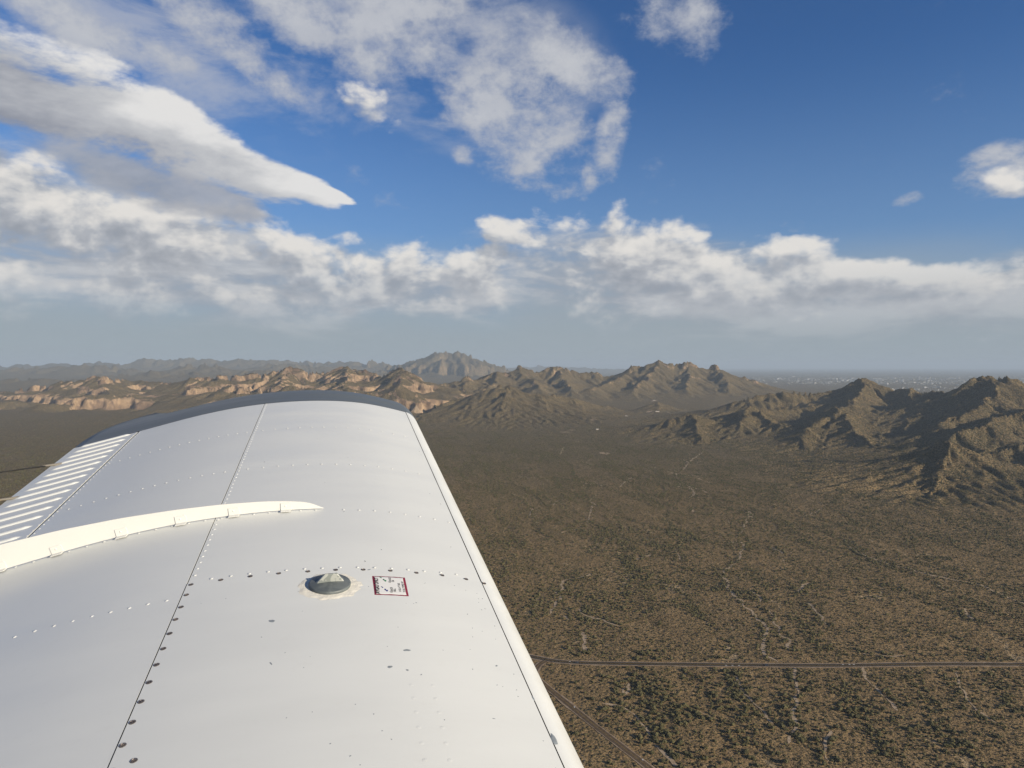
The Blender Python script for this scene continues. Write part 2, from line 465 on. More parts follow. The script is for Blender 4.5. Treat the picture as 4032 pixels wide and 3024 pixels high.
def gully(x, y, dx, dy):
    """stripes that run down the slope given by (dx,dy); returns -1..1"""
    xi, yi = np.floor(x), np.floor(y)
    fx, fy = (x - xi).astype(np.float32), (y - yi).astype(np.float32)
    xi = xi.astype(np.int64); yi = yi.astype(np.int64)
    va = np.zeros_like(fx); wt = np.zeros_like(fx)
    tx, ty = (-dy).astype(np.float32), dx.astype(np.float32)
    for i in (-1, 0, 1):
        for j in (-1, 0, 1):
            h = _perm[_perm[(xi + i) & 255] + ((yi + j) & 255)]
            ox, oy = _gx[h] * 0.35 + 0.5 + i, _gy[h] * 0.35 + 0.5 + j
            px, py = fx - ox, fy - oy
            w = np.exp(-2.2 * (px * px + py * py))
            va += np.cos((px * tx + py * ty) * 6.2832) * w
            wt += w
    return va / wt


def height(x, y, full=False):
    x = np.asarray(x, np.float64); y = np.asarray(y, np.float64)
    r = np.hypot(x, y)
    # bend the ridge lines a little so that nothing runs straight
    lam = np.where(r > 10500, 2.2, 1.0)
    wx = x + lam * (60 * fbm(x / 700, y / 700, 3, 1) + 16 * perlin(x / 130, y / 130, 5))
    wy = y + lam * (60 * fbm(x / 700, y / 700, 3, 2) + 16 * perlin(x / 130, y / 130, 6))
    z, who = base_relief(wx, wy)
    e = 12.0
    zx, _ = base_relief(wx + e, wy)
    zy, _ = base_relief(wx, wy + e)
    gx, gy = (zx - z) / e, (zy - z) / e
    g = np.hypot(gx, gy) + 1e-6
    steep = sstep(0.03, 0.34, g)
    ux, uy = gx / g, gy / g
    # gullies and spurs that follow the slope, each octave bent by the one before
    er = np.zeros_like(x)
    boost = np.where(who == RNAMES.index('peak'), 1.7, 1.0)
    fan = sstep(0.010, 0.08, g) * sstep(1.5, 18.0, z) * sstep(6500, 4500, r)     # dissected fans at the foot of the hills
    scale = np.where(r > 10500, 2.4, np.where(r > 4900, 1.25, 1.0))
    for lm, am in ((300.0, 17.0), (135.0, 11.0), (62.0, 5.6), (30.0, 2.4)):
        L = lm * scale
        q = gully(x / L, y / L, ux * 1.0, uy * 1.0)
        wgt = steep * np.clip(z / 220.0, 0.08, 1.2) * boost
        if lm < 100: wgt = np.maximum(wgt, fan * (1.3 if lm > 40 else 1.1))
        er += am * scale * (q - 0.35) * wgt
        rot = 0.5 * q
        ux, uy = ux - uy * rot, uy + ux * rot
        nn = np.hypot(ux, uy) + 1e-9; ux /= nn; uy /= nn
    z2 = z + er
    z2 += steep * (7.0 * fbm(x / 90, y / 90, 4, 8) * scale)
    # cliff bands
    cliff = np.zeros_like(x)
    n1 = fbm(x / 420, y / 420, 3, 21)
    for idx, zc, amp, wid, var in ((RNAMES.index('left'), 122, 84, 11, 52), (RNAMES.index('left'), 205, 50, 9, 46), (RNAMES.index('left'), 290, 42, 9, 46),
                                   (RNAMES.index('peak'), 360, 220, 30, 70), (RNAMES.index('peak'), 520, 60, 30, 50),
                                   (RNAMES.index('ridge'), 385, 38, 8, 22), (RNAMES.index('far'), 420, 60, 22, 90), (RNAMES.index('far'), 250, 50, 20, 60)):
        m = who == idx
        if not m.any(): continue
        zz = z2[m]
        c = zc + var * n1[m] + (0.35 * var) * perlin(x[m] / 75, y[m] / 75, 23)
        s = sstep(-wid, wid, zz - c)
        pres = sstep(-0.35, 0.15, perlin(x[m] / 650, y[m] / 650, idx * 5 + int(zc)) + (0.24 if zc in (122, 360) else 0.0))
        # below the band the slope is pulled down, above it pushed up, both fading with height
        fade = np.exp(-np.abs(zz - c) / (amp * 1.1))
        dz = amp * (s - 1.0) * fade * pres * sstep(0.3 * zc, 0.7 * zc, zz)
        z2[m] = zz + dz
        cl = np.exp(-np.abs(zz - c) / (wid * 2.2)) * pres
        cliff[m] = np.maximum(cliff[m], cl)
    # the desert floor: long low swells and shallow drainage running towards the camera
    flat = 1 - steep
    dw = x + 40 * perlin(x / 260, y / 260, 31) + 0.18 * y
    dr = np.abs(perlin(dw / 75, y / 420, 33)) * 2.2 - np.exp(-(perlin(dw / 140, y / 500, 35) / 0.07) ** 2) * 0.9
    dr = dr + 5 * perlin(x / 600, y / 600, 37)
    near = sstep(30000, 6000, r)
    z2 = z2 + flat * dr * near * sstep(20, 500, r)
    if full: return z2, who, z, g, cliff
    return z2


# ------------------------------------------------------------------ land materials
def land_material():
    m, N, b = new_mat('desert_land')
    geo = N.n('ShaderNodeNewGeometry')
    pos = geo.outputs['Position']
    at_r = N.n('ShaderNodeAttribute', attribute_name='rock').outputs['Fac']
    at_f = N.n('ShaderNodeAttribute', attribute_name='brush').outputs['Fac']
    big = N.noise(pos, 0.0035, 5, 0.6)
    mid = N.noise(pos, 0.028, 5, 0.62)
    fine = N.noise(pos, 0.32, 4, 0.65)
    soil = N.mix(N.ramp(mid, 0.3, 0.7), (0.142, 0.094, 0.046, 1), (0.255, 0.173, 0.085, 1))
    soil = N.mix(N.ramp(big, 0.35, 0.68), soil, (0.188, 0.128, 0.064, 1))
    soil = N.mix(N.math('MULTIPLY', N.ramp(fine, 0.35, 0.7), 0.5), soil, (0.32, 0.23, 0.122, 1))
    # low brush too small to model: speckle, denser where 'brush' is high
    vor = N.n('ShaderNodeTexVoronoi'); N.put(vor.inputs['Vector'], pos); vor.inputs['Scale'].default_value = 0.34
    vor2 = N.n('ShaderNodeTexVoronoi'); N.put(vor2.inputs['Vector'], pos); vor2.inputs['Scale'].default_value = 0.13
    thr = N.math('MULTIPLY_ADD', N.ramp(mid, 0.3, 0.7), 0.25, N.math('MULTIPLY', at_f, 0.55))
    sp1 = N.ramp(N.math('SUBTRACT', thr, vor.outputs['Distance']), -0.12, 0.08)
    sp2 = N.ramp(N.math('SUBTRACT', N.math('MULTIPLY', at_f, 0.62), vor2.outputs['Distance']), -0.10, 0.10)
    vegc = N.mix(N.noise(pos, 0.11, 3, 0.6), (0.048, 0.043, 0.023, 1), (0.092, 0.079, 0.042, 1))
    col = N.mix(N.math('MULTIPLY', sp1, 0.78), soil, vegc)
    col = N.mix(N.math('MULTIPLY', sp2, 0.85), col, vegc)
    # bare rock of the cliffs: tan with darker varnish running down
    st = N.mapping(pos, scale=(0.03, 0.03, 0.006))
    vn = N.noise(st, 1.0, 5, 0.65)
    rk = N.mix(N.ramp(N.noise(pos, 0.006, 5, 0.65), 0.40, 0.60), (0.205, 0.140, 0.090, 1), (0.38, 0.265, 0.160, 1))
    rk = N.mix(N.math('MULTIPLY', N.ramp(vn, 0.48, 0.66), 0.75), rk, (0.115, 0.08, 0.06, 1))
    edge = N.math('ADD', at_r, N.math('MULTIPLY', N.math('SUBTRACT', N.noise(pos, 0.05, 4, 0.65), 0.5), 0.9))
    col = N.mix(N.ramp(edge, 0.35, 0.55), col, rk)
    at_s = N.n('ShaderNodeAttribute', attribute_name='sand').outputs['Fac']
    col = N.mix(N.math('MULTIPLY', N.ramp(N.math('MULTIPLY', at_s, N.ramp(N.noise(pos, 0.06, 4, 0.6), 0.3, 0.6)), 0.25, 0.8), 0.75), col, (0.33, 0.25, 0.155, 1))
    N.put(b.inputs['Base Color'], col)
    b.inputs['Roughness'].default_value = 0.95
    b.inputs['Specular IOR Level'].default_value = 0.1
    bp = N.n('ShaderNodeBump')
    hgt = N.math('ADD', N.math('MULTIPLY', N.noise(pos, 0.09, 5, 0.7), 1.0), N.math('MULTIPLY', sp2, 0.35))
    N.put(bp.inputs['Height'], hgt)
    bp.inputs['Distance'].default_value = 7.0
    bp.inputs['Strength'].default_value = 1.0
    N.put(b.inputs['Normal'], bp.outputs[0])
    return m


LAND = land_material()

# ------------------------------------------------------------------ the land: one radial height field, cut into plain and ranges
half = math.radians(46)
th = np.r_[np.linspace(-math.pi, -half, 30)[:-1], np.linspace(-half, half, 900), np.linspace(half, math.pi, 30)[1:-1]]
rr = [np.array([3.0, 60, 150, 260, 380, 470])]
rr.append(np.geomspace(520, 1200, 125)[:-1])
rr.append(np.geomspace(1200, 4500, 330)[:-1])
rr.append(np.linspace(4500, 8600, 330)[:-1])
rr.append(np.geomspace(8600, 26000, 215)[:-1])
rr.append(np.geomspace(26000, 110000, 55))
rad = np.concatenate(rr)
NC, NR = len(th), len(rad)
TH, RD = np.meshgrid(th, rad)
GX, GY = RD * np.sin(TH), RD * np.cos(TH)
gz, who, zrel, grd, cliff = height(GX.ravel(), GY.ravel(), True)
GZ = gz.reshape(GX.shape)
# actual steepness of the finished surface
dzr = np.gradient(GZ, axis=0) / np.gradient(RD, axis=0)
dth = np.gradient(th)[None, :] * RD
dzt = np.gradient(GZ, axis=1) / np.maximum(dth, 1e-3)
slope = np.hypot(dzr, dzt)
who2 = np.where(zrel > 22, who, -1).reshape(GX.shape)
rockness = np.zeros(len(RNAMES) + 1)
for k_, v_ in (('left', 1.0), ('peak', 0.4), ('ridge', 0.5), ('far', 0.42), ('right', 0.1), ('spur', 0.1), ('hill', 0.06), ('needle', .3), ('knoll', 0.0)):
    rockness[RNAMES.index(k_)] = v_
rk = rockness[who2] * np.maximum(sstep(0.62, 1.15, slope), 0.75 * cliff.reshape(GX.shape))
brush = 0.78 - 0.36 * sstep(3400, 1300, RD)
_dw = GX + 40 * perlin(GX / 260, GY / 260, 31) + 0.18 * GY
_c1 = perlin(_dw / 140, GY / 500, 35) + 0.05 * perlin(GX / 30, GY / 30, 81)
_c2 = perlin(GX / 85 + GY / 380 + 0.5 * perlin(GX / 150, GY / 150, 83), GY / 330, 85) + 0.07 * perlin(GX / 24, GY / 24, 87)
_pat = sstep(-0.25, 0.25, perlin(GX / 170, GY / 240, 89))
sand = np.maximum(np.exp(-(_c1 / 0.022) ** 2), 0.9 * np.exp(-(_c2 / 0.032) ** 2)) * _pat * sstep(0.22, 0.08, slope) * sstep(5200, 2600, RD)
verts = np.stack([GX, GY, GZ], -1).reshape(-1, 3)


def land_piece(name, fmask):
    """a mesh from the quads of the radial grid chosen by fmask (NR-1, NC)"""
    i, j = np.nonzero(fmask)
    j2 = (j + 1) % NC
    q = np.stack([i * NC + j, i * NC + j2, (i + 1) * NC + j2, (i + 1) * NC + j], 1)[:, ::-1]
    used = np.unique(q)
    remap = np.zeros(NR * NC, np.int64)
    remap[used] = np.arange(len(used))
    q = remap[q]
    me = bpy.data.meshes.new(name)
    me.vertices.add(len(used))
    me.vertices.foreach_set('co', verts[used].astype(np.float32).ravel())
    me.loops.add(q.size)
    me.loops.foreach_set('vertex_index', q.astype(np.int32).ravel())
    me.polygons.add(len(q))
    me.polygons.foreach_set('loop_start', np.arange(0, q.size, 4, dtype=np.int32))
    me.polygons.foreach_set('loop_total', np.full(len(q), 4, np.int32))
    me.polygons.foreach_set('use_smooth', np.ones(len(q), bool))
    for nm, arr in (('rock', rk), ('brush', brush), ('sand', sand)):
        a = me.attributes.new(nm, 'FLOAT', 'POINT')
        a.data.foreach_set('value', arr.ravel()[used].astype(np.float32))
    me.update(calc_edges=True)
    me.materials.append(LAND)
    o = bpy.data.objects.new(name, me)
    COL.objects.link(o)
    return o


fw = who2[:-1, :]
tag(land_piece('ground', fw < 0), kind='structure')
for nm, keys in (('cliff_mountains', ('left',)), ('conical_hill', ('hill',)), ('knoll', ('knoll',)), ('rocky_ridge', ('ridge',)), ('foothills', ('right',)), ('pyramid_spur', ('spur',)),
                 ('far_peak', ('peak',)), ('distant_mountains', ('far',)), ('rock_spire', ('needle',))):
    msk = np.isin(fw, [RNAMES.index(k) for k in keys])
    if msk.any(): tag(land_piece(nm, msk), kind='structure')


def ground_z(x, y):
    """height of the finished land mesh (bilinear in the radial grid)"""
    x, y = np.asarray(x, float), np.asarray(y, float)
    t, r = np.arctan2(x, y), np.hypot(x, y)
    j = np.clip(np.searchsorted(th, t) - 1, 0, NC - 2)
    i = np.clip(np.searchsorted(rad, r) - 1, 0, NR - 2)
    u = (t - th[j]) / (th[j + 1] - th[j])
    v = (r - rad[i]) / (rad[i + 1] - rad[i])
    return (GZ[i, j] * (1 - u) + GZ[i, j + 1] * u) * (1 - v) + (GZ[i + 1, j] * (1 - u) + GZ[i + 1, j + 1] * u) * v


def ground_pt(px, py):
    """where the line of sight through a photo point meets the land"""
    dx, dy, dz = pix_dir(np.array(px), np.array(py))
    zz = np.zeros_like(dx)
    for _ in range(14):
        Y = (CAM_H - zz) / (-dz / dy)
        zz = 0.5 * zz + 0.5 * ground_z(dx / dy * Y, Y)
    return dx / dy * Y, Y, zz


# ------------------------------------------------------------------ the aeroplane wing (own axes: x forward, y outboard, z up; leading edge at x = 0)
CHORD = 1.6
UPPER = [(0.0, 0.0), (0.0031, 0.0119), (0.0054, 0.0146), (0.0102, 0.0186), (0.0223, 0.0258), (0.047, 0.0375), (0.0718, 0.047), (0.0968, 0.0559), (0.147, 0.0714),
         (0.1973, 0.0857), (0.2476, 0.0978), (0.2981, 0.1085), (0.3485, 0.1164), (0.399, 0.1199), (0.4495, 0.1202), (0.5, 0.118), (0.5504, 0.1136), (0.6008, 0.1069),
         (0.6511, 0.0981), (0.7012, 0.0868), (0.7513, 0.0736), (0.8013, 0.0587), (0.8511, 0.0434), (0.9008, 0.0287), (0.9504, 0.0141), (1.0, 0.0)]
LOWER = [(0.0, 0.0), (.00687, -.01008), (.01484, -.01472), (.02769, -.01936), (.05303, -.02599), (.10318, -.0351), (.2027, -.04625), (.3019, -.05205), (.401, -.05355),
         (.5, -.04962), (.5992, -.03976), (.6988, -.02654), (.7987, -.01263), (.8992, -.00107), (1.0, -0.001)]
ZS = 1.0494


def cubic(xs, ys, x):
    """smooth monotone-ish interpolation (Catmull-Rom slopes)"""
    xs, ys = np.asarray(xs), np.asarray(ys)
    m = np.gradient(ys, xs)
    i = np.clip(np.searchsorted(xs, x) - 1, 0, len(xs) - 2)
    h = xs[i + 1] - xs[i]
    t = (x - xs[i]) / h
    return ((1 + 2 * t) * (1 - t) ** 2 * ys[i] + t * (1 - t) ** 2 * h * m[i] + t * t * (3 - 2 * t) * ys[i + 1] + t * t * (t - 1) * h * m[i + 1])


# the surface is resampled on sqrt(x) so that the nose stays round, and smoothed a little
_ux = np.sqrt(np.array([u[0] for u in UPPER])); _uz = np.array([u[1] for u in UPPER])


def up_z(xc):
    xc = np.clip(np.asarray(xc, float), 0, 1)
    s = np.sqrt(xc)
    w = 0.03
    v = (cubic(_ux, _uz, np.clip(s - w * s * (1 - s) * 2, 0, 1)) + 2 * cubic(_ux, _uz, s) + cubic(_ux, _uz, np.clip(s + w * s * (1 - s) * 2, 0, 1))) / 4
    return v * CHORD * ZS


def wz(x): return float(up_z(-x / CHORD))


def wnorm(x):
    e = 0.004
    d = (wz(x + e) - wz(x - e)) / (2 * e)
    n = Vector((-d, 0, 1))
    return n.normalized()


SPAN_IN, SPAN_TIP = -0.35, 2.974
X_MID, X_LES, X_HIN = -0.9357, -0.3871, -1.3822
wing = empty('airplane_wing')
# where the wing sits: fitted to the seams and rivet lines of the photograph
R_WC = Matrix(((0.96655037, -0.24456937, 0.07724122), (0.03141211, -0.18601256, -0.98204511), (0.25454599, 0.95162238, -0.17210807)))  # wing -> camera (right, down, forward)
C_W = Vector((-0.70009778, 0.15222358, 0.8040663))                                                                                 # eye in wing axes
R_CAM = Matrix(((1, 0, 0), (0, -_sp, -_cp), (0, _cp, -_sp)))
M3 = R_CAM.transposed() @ R_WC
wing.matrix_world = Matrix.Translation(Vector((0, 0, CAM_H)) - M3 @ C_W) @ M3.to_4x4()
tag(wing, 'white riveted airplane wing with grey tip, seen along its span from the cabin', 'wing')


def paint_material(name, colr, rough=0.36, streak=0.022):
    m, N, b = new_mat(name)
    tc = N.n('ShaderNodeTexCoord')
    ob = tc.outputs['Object']
    n_s = N.noise(N.mapping(ob, scale=(2.2, 9, 2)), 1.0, 6, 0.6)
    n_f = N.noise(ob, 38, 5, 0.65)
    c0 = tuple(c * (1 - streak * 1.6) for c in colr) + (1,)
    base = N.mix(N.ramp(n_s, 0.32, 0.68), c0, tuple(colr) + (1,))
    base = N.mix(N.math('MULTIPLY', N.ramp(n_f, 0.56, 0.8), 0.10), base, (0.42, 0.41, 0.38, 1))
    # tiny specks of grime
    vo = N.n('ShaderNodeTexVoronoi'); N.put(vo.inputs['Vector'], N.mapping(ob, scale=(30, 30, 30)))
    spk = N.math('MULTIPLY', N.ramp(vo.outputs['Distance'], 0.075, 0.03), N.ramp(N.noise(ob, 7, 2, 0.5), 0.52, 0.62))
    base = N.mix(N.math('MULTIPLY', spk, 0.5), base, (0.25, 0.24, 0.22, 1))
    N.put(b.inputs['Base Color'], base)
    N.put(b.inputs['Roughness'], N.ramp(n_s, 0.3, 0.7, rough * 0.85, rough * 1.2))
    b.inputs['Specular IOR Level'].default_value = 0.5
    bp = N.n('ShaderNodeBump')
    wav = N.math('ADD', N.math('MULTIPLY', N.noise(N.mapping(ob, scale=(3.0, 5.5, 1)), 1.0, 2, 0.5), 1.0), N.math('MULTIPLY', N.noise(ob, 160, 3, 0.6), 0.006))
    N.put(bp.inputs['Height'], wav)
    bp.inputs['Distance'].default_value = 0.006
    bp.inputs['Strength'].default_value = 0.16
    N.put(b.inputs['Normal'], bp.outputs[0])
    return m


WHITE = paint_material('white_wing_paint', (0.60, 0.615, 0.595))
CREAM = paint_material('cream_fence_paint', (0.60, 0.605, 0.58), 0.45, 0.03)
GREY = paint_material('grey_tip_paint', (0.105, 0.120, 0.125), 0.42, 0.12)
DARK = simple_mat('dark_seam', (0.028, 0.027, 0.027), 0.8)
BLACK = simple_mat('black_wick', (0.012, 0.012, 0.013), 0.6)
STEEL = simple_mat('worn_screw_steel', (0.30, 0.26, 0.23), 0.4, 0.8, 0.35, 900)
STEEL_D = simple_mat('screw_recess', (0.06, 0.05, 0.044), 0.7, 0.2, 0.3, 900)


def strip(name, xa, xb, y0, y1, mat, dz=0.0, nx=None, ny=None, parent=wing, dep=None, edge=0.0012):
    """piece of the upper skin between two chord stations; its rim turns down so that it has thickness"""
    nx = nx or max(4, int(abs(xb - xa) / 0.012))
    ny = ny or max(4, int(abs(y1 - y0) / 0.05))
    xs = np.linspace(xa, xb, nx + 1)
    ys = np.linspace(y0, y1, ny + 1)
    v, f = [], []
    for y in ys:
        for x in xs:
            n = wnorm(x)
            h = dz + (dep(x, y) if dep else 0.0)
            v.append((x + n.x * h, y, wz(x) + n.z * h))
    w = nx + 1
    for j in range(ny):
        for i in range(nx):
            a = j * w + i
            f.append((a, a + w, a + w + 1, a + 1) if xb > xa and False else (a, a + 1, a + 1 + w, a + w))
    # rim
    ring = [i for i in range(w)] + [j * w + nx for j in range(1, ny + 1)] + [ny * w + i for i in range(nx - 1, -1, -1)] + [j * w for j in range(ny - 1, 0, -1)]
    k0 = len(v)
    v += [v[r_] for r_ in ring]
    for r_ in ring:
        x, y, z = v[r_]
        n = wnorm(min(0, max(-CHORD, x)))
        v.append((x - n.x * edge, y, z - n.z * edge))
    m_ = len(ring)
    for q in range(m_):
        a, b2 = k0 + q, k0 + (q + 1) % m_
        f.append((a, b2, b2 + m_, a + m_))
    o = mesh_obj(name, v, f, mat, parent, True)
    me = o.data
    # flip so that the top faces up
    me.calc_loop_triangles()
    if me.polygons[0].normal.z < 0: me.flip_normals()
    me.polygons.foreach_set('use_smooth', [i < nx * ny for i in range(len(me.polygons))])
    return o


G = 0.0011
Y_TANK = 1.4375


def pillow(x, y):
    """skin very slightly drawn down along the ribs and full between them"""
    d = min(abs(y - q) for q in (2.543, 2.117, 1.762, 1.44, 1.0, 2.974))
    return -0.0005 * math.exp(-(d / 0.035) ** 2)


strip('aft_skin', X_MID - G, X_HIN + 0.003, SPAN_IN, SPAN_TIP, WHITE, dep=pillow, ny=110)
strip('outer_skin', X_LES - G, X_MID + G, Y_TANK + 0.0006, SPAN_TIP, WHITE, dep=pillow, ny=64)
tag(strip('tank_skin', X_LES - G, X_MID + G, SPAN_IN, Y_TANK - 0.0006, WHITE, dz=0.0006, ny=40), 'fuel tank skin with chipped paint')
strip('seam_strip', X_MID + 0.006, X_MID - 0.006, SPAN_IN, SPAN_TIP, DARK, dz=-0.0016, nx=4)
strip('seam_strip', X_LES + 0.006, X_LES - 0.006, SPAN_IN, SPAN_TIP, DARK, dz=-0.0016, nx=4)
strip('seam_strip', X_HIN + 0.012, X_HIN - 0.012, SPAN_IN, SPAN_TIP, DARK, dz=-0.010, nx=4)
strip('seam_strip', X_LES - 0.002, X_MID + 0.002, Y_TANK - 0.006, Y_TANK + 0.006, WHITE, dz=-0.0013, ny=3)
strip('seam_strip', -0.375, -1.58, SPAN_TIP - 0.006, SPAN_TIP + 0.008, DARK, dz=-0.0022, ny=3)

# leading edge skin wraps round the nose into the lower skin
NOSE_A, NOSE_B = 0.064, 0.095                                  # the nose turns down just ahead of the front seam
_zl, _sl = wz(X_LES), (wz(X_LES - 0.02) - wz(X_LES + 0.02)) / 0.04


def nose_pt(t):
    xf = NOSE_A * math.sin(t)
    return X_LES + G + xf, _zl - _sl * xf - NOSE_B * (1 - math.cos(t))


prof = [nose_pt(t) for t in np.linspace(0, math.pi / 2, 26)]
x_n, z_n = prof[-1]
prof += [(x_n - 0.5 * 0.09 * (1 - math.cos(t)), z_n - 0.085 * math.sin(t)) for t in np.linspace(0.15, math.pi / 2, 10)]
x_e, z_e = prof[-1]
prof += [(x_e + (-CHORD - x_e) * q, z_e + (-0.006 - z_e) * q ** 1.3 - 0.03 * math.sin(math.pi * q)) for q in np.linspace(0.08, 1, 12)]
ys = np.linspace(SPAN_IN, SPAN_TIP, 30)
v = [(x, y, z) for y in ys for x, z in prof]
n_ = len(prof)
f = [(j * n_ + i, (j + 1) * n_ + i, (j + 1) * n_ + i + 1, j * n_ + i + 1) for j in range(len(ys) - 1) for i in range(n_ - 1)]
o = mesh_obj('leading_edge_skin', v, f, WHITE, wing, True)
if o.data.polygons[0].normal.z < 0: o.data.flip_normals()

# rounded wing tip
TIP_L = 0.50
vv, ff = [], []
NS = 26
up_sec = [(x, wz(x)) for x in np.linspace(-CHORD, X_LES, 44)[:-1]] + prof[:26]
lo_sec = prof[26:-1]
X_N = x_n
for k in range(NS + 1):
    s = 0.0014 + (TIP_L - 0.0014) * math.sin(k / NS * math.pi / 2)
    q = min(1.0, s / TIP_L)
    zf = max(0.0, 1 - q ** 4)
    mid = 0.5 * (X_N - CHORD)
    zc = 0.02 * q * q

    def squeeze(x):
        return x + (0.26 * q ** 2.6 * (mid - x) if x < mid else 0.55 * q ** 3.0 * (mid - x))
    up = [(squeeze(x), SPAN_TIP + s, z * zf + zc) for x, z in up_sec]
    lo = [(squeeze(x), SPAN_TIP + s, z * zf * (1 - q) + zc) for x, z in lo_sec]
    vv += up + lo
    m_ = len(up) + len(lo)
    if k:
        for i in range(m_):
            a, b2 = (k - 1) * m_ + i, (k - 1) * m_ + (i + 1) % m_
            ff.append((a, b2, b2 + m_, a + m_))
ff.append(tuple(range((NS) * m_, (NS + 1) * m_)))
o = mesh_obj('wing_tip', vv, ff, GREY, wing, True)
tag(o, 'grey rounded wing tip')

# aileron: thin wedge with pressed stiffening beads
aileron = strip('aileron', X_HIN - 0.0035, -CHORD, 1.02, SPAN_TIP - 0.006, WHITE, nx=40, ny=20)
v, f = box_data(-CHORD, X_HIN - 0.004, 1.02, SPAN_TIP - 0.006, 0, 0)
v = [(X_HIN - 0.004, 1.02, wz(X_HIN - .004) - 0.0006), (-CHORD, 1.02, wz(-CHORD) - 0.0006), (-CHORD, SPAN_TIP - .006, wz(-CHORD) - .0006), (X_HIN - .004, SPAN_TIP - .006, wz(X_HIN - .004) - .0006),
     (X_HIN - 0.004, 1.02, -0.022), (-CHORD, 1.02, -0.004), (-CHORD, SPAN_TIP - .006, -0.004), (X_HIN - .004, SPAN_TIP - .006, -0.022)]
f = [(4, 5, 6, 7), (0, 4, 7, 3), (0, 1, 5, 4), (1, 2, 6, 5), (2, 3, 7, 6)]
mesh_obj('aileron_underside', v, f, WHITE, wing)
bead_me = None
y_b = 2.955
while y_b > 1.05:
    if bead_me is None:
        bv, bf = [], []
        nsx, nr = 40, 8
        for i in range(nsx + 1):
            t = i / nsx
            x = -1.400 - (1.584 - 1.400) * t
            k = min(1.0, min(t, 1 - t) / 0.13)
            k = k * k * (3 - 2 * k)
            hw, hh = 0.0092 * (0.25 + 0.75 * k), 0.0052 * k
            for j in range(nr + 1):
                a = math.pi * j / nr
                bv.append((x, math.cos(a) * hw, wz(x) + math.sin(a) ** 1.0 * hh - 0.0002))
        for i in range(nsx):
            for j in range(nr):
                a = i * (nr + 1) + j
                bf.append((a, a + 1, a + nr + 2, a + nr + 1))
        o = mesh_obj('stiffening_bead', bv, bf, WHITE, aileron, True)
        if sum(p.normal.z for p in o.data.polygons) < 0: o.data.flip_normals()
        bead_me = o.data
    else:
        o = bpy.data.objects.new('stiffening_bead', bead_me)
        COL.objects.link(o)
        o.parent = aileron
    o.location = (0, y_b, 0)
    y_b -= 0.0695

# static wicks on the trailing edge
def rod(name, a, b, r0, r1, mat, parent, n=8):
    a, b = Vector(a), Vector(b)
    d = (b - a).normalized()
    u = d.orthogonal().normalized(); w = d.cross(u)
    vs_ = [tuple(p + (u * math.cos(t) + w * math.sin(t)) * r) for p, r in ((a, r0), (b, r1)) for t in [2 * math.pi * i / n for i in range(n)]]
    fs_ = [(i, (i + 1) % n, n + (i + 1) % n, n + i) for i in range(n)] + [tuple(range(n - 1, -1, -1)), tuple(range(n, 2 * n))]
    return mesh_obj(name, vs_, fs_, mat, parent)


BRASS = simple_mat('wick_mount_grey', (0.30, 0.27, 0.22), 0.5, 0.4)
for yw, mt in ((2.735, BLACK), (2.40, simple_mat('tan_wick', (0.22, 0.17, 0.11), 0.7))):
    wk = rod('static_wick', (-1.612, yw + 0.0, 0.004), (-1.752, yw - 0.03, -0.012), 0.0028, 0.0018, mt, wing)
    rod('wick_mount', (-1.565, yw + 0.004, 0.0105), (-1.622, yw, 0.003), 0.0045, 0.0032, BRASS, wk)
    mesh_obj('wick_tip', *box_data(-1.757, -1.750, yw - 0.035, yw - 0.027, -0.016, -0.009), mt, wk)

# ---- stall fence with its brackets
Y_F = 1.762
ft = [(-0.7000, 0.2030), (-0.7120, 0.2092), (-0.7261, 0.2153), (-0.7450, 0.2195), (-0.7696, 0.2222), (-0.8335, 0.2222), (-0.9208, 0.2162), (-1.0179, 0.2048), (-1.1277, 0.1873), (-1.2491, 0.1617), (-1.3594, 0.1323), (-1.46, 0.103), (-1.56, 0.072), (-1.60, 0.055)]
fx_ = np.array([p[0] for p in ft])[::-1]; fz_ = np.array([p[1] for p in ft])[::-1]
xs = np.linspace(-1.60, -0.7005, 90)
top = np.interp(xs, fx_, fz_)
top[2:-6] = np.convolve(top, np.ones(5) / 5, 'same')[2:-6]
TK = 0.0014
v, f = [], []
for x, zt in zip(xs, top):
    zb = wz(x) + 0.0015
    zt = max(zt, zb + 0.0012)
    v += [(x, Y_F - TK, zb), (x, Y_F - TK, zt), (x, Y_F + TK, zt), (x, Y_F + TK, zb)]
for i in range(len(xs) - 1):
    a = i * 4
    for k in range(4):
        f.append((a + k, a + (k + 1) % 4, a + 4 + (k + 1) % 4, a + 4 + k))
f += [(0, 3, 2, 1), tuple(len(v) - 4 + k for k in range(4))]
fence = mesh_obj('wing_fence', v, f, CREAM, wing)
tag(fence, 'cream metal wing fence standing on the skin')


def dome_mesh(name, r, h, mat, n=10, rings=3):
    v, f = [], []
    for k in range(rings):
        a = k / rings * math.pi / 2
        for i in range(n):
            t = 2 * math.pi * i / n
            v.append((math.cos(t) * r * math.cos(a), math.sin(t) * r * math.cos(a), h * math.sin(a)))
    v.append((0, 0, h))
    for k in range(rings - 1):
        for i in range(n):
            f.append((k * n + i, k * n + (i + 1) % n, (k + 1) * n + (i + 1) % n, (k + 1) * n + i))
    k = rings - 1
    f += [(k * n + i, k * n + (i + 1) % n, len(v) - 1) for i in range(n)]
    me = bpy.data.meshes.new(name)
    me.from_pydata(v, [], f)
    me.materials.append(mat)
    me.polygons.foreach_set('use_smooth', [True] * len(f))
    return me


RIV = dome_mesh('rivet', 0.0031, 0.0011, WHITE)


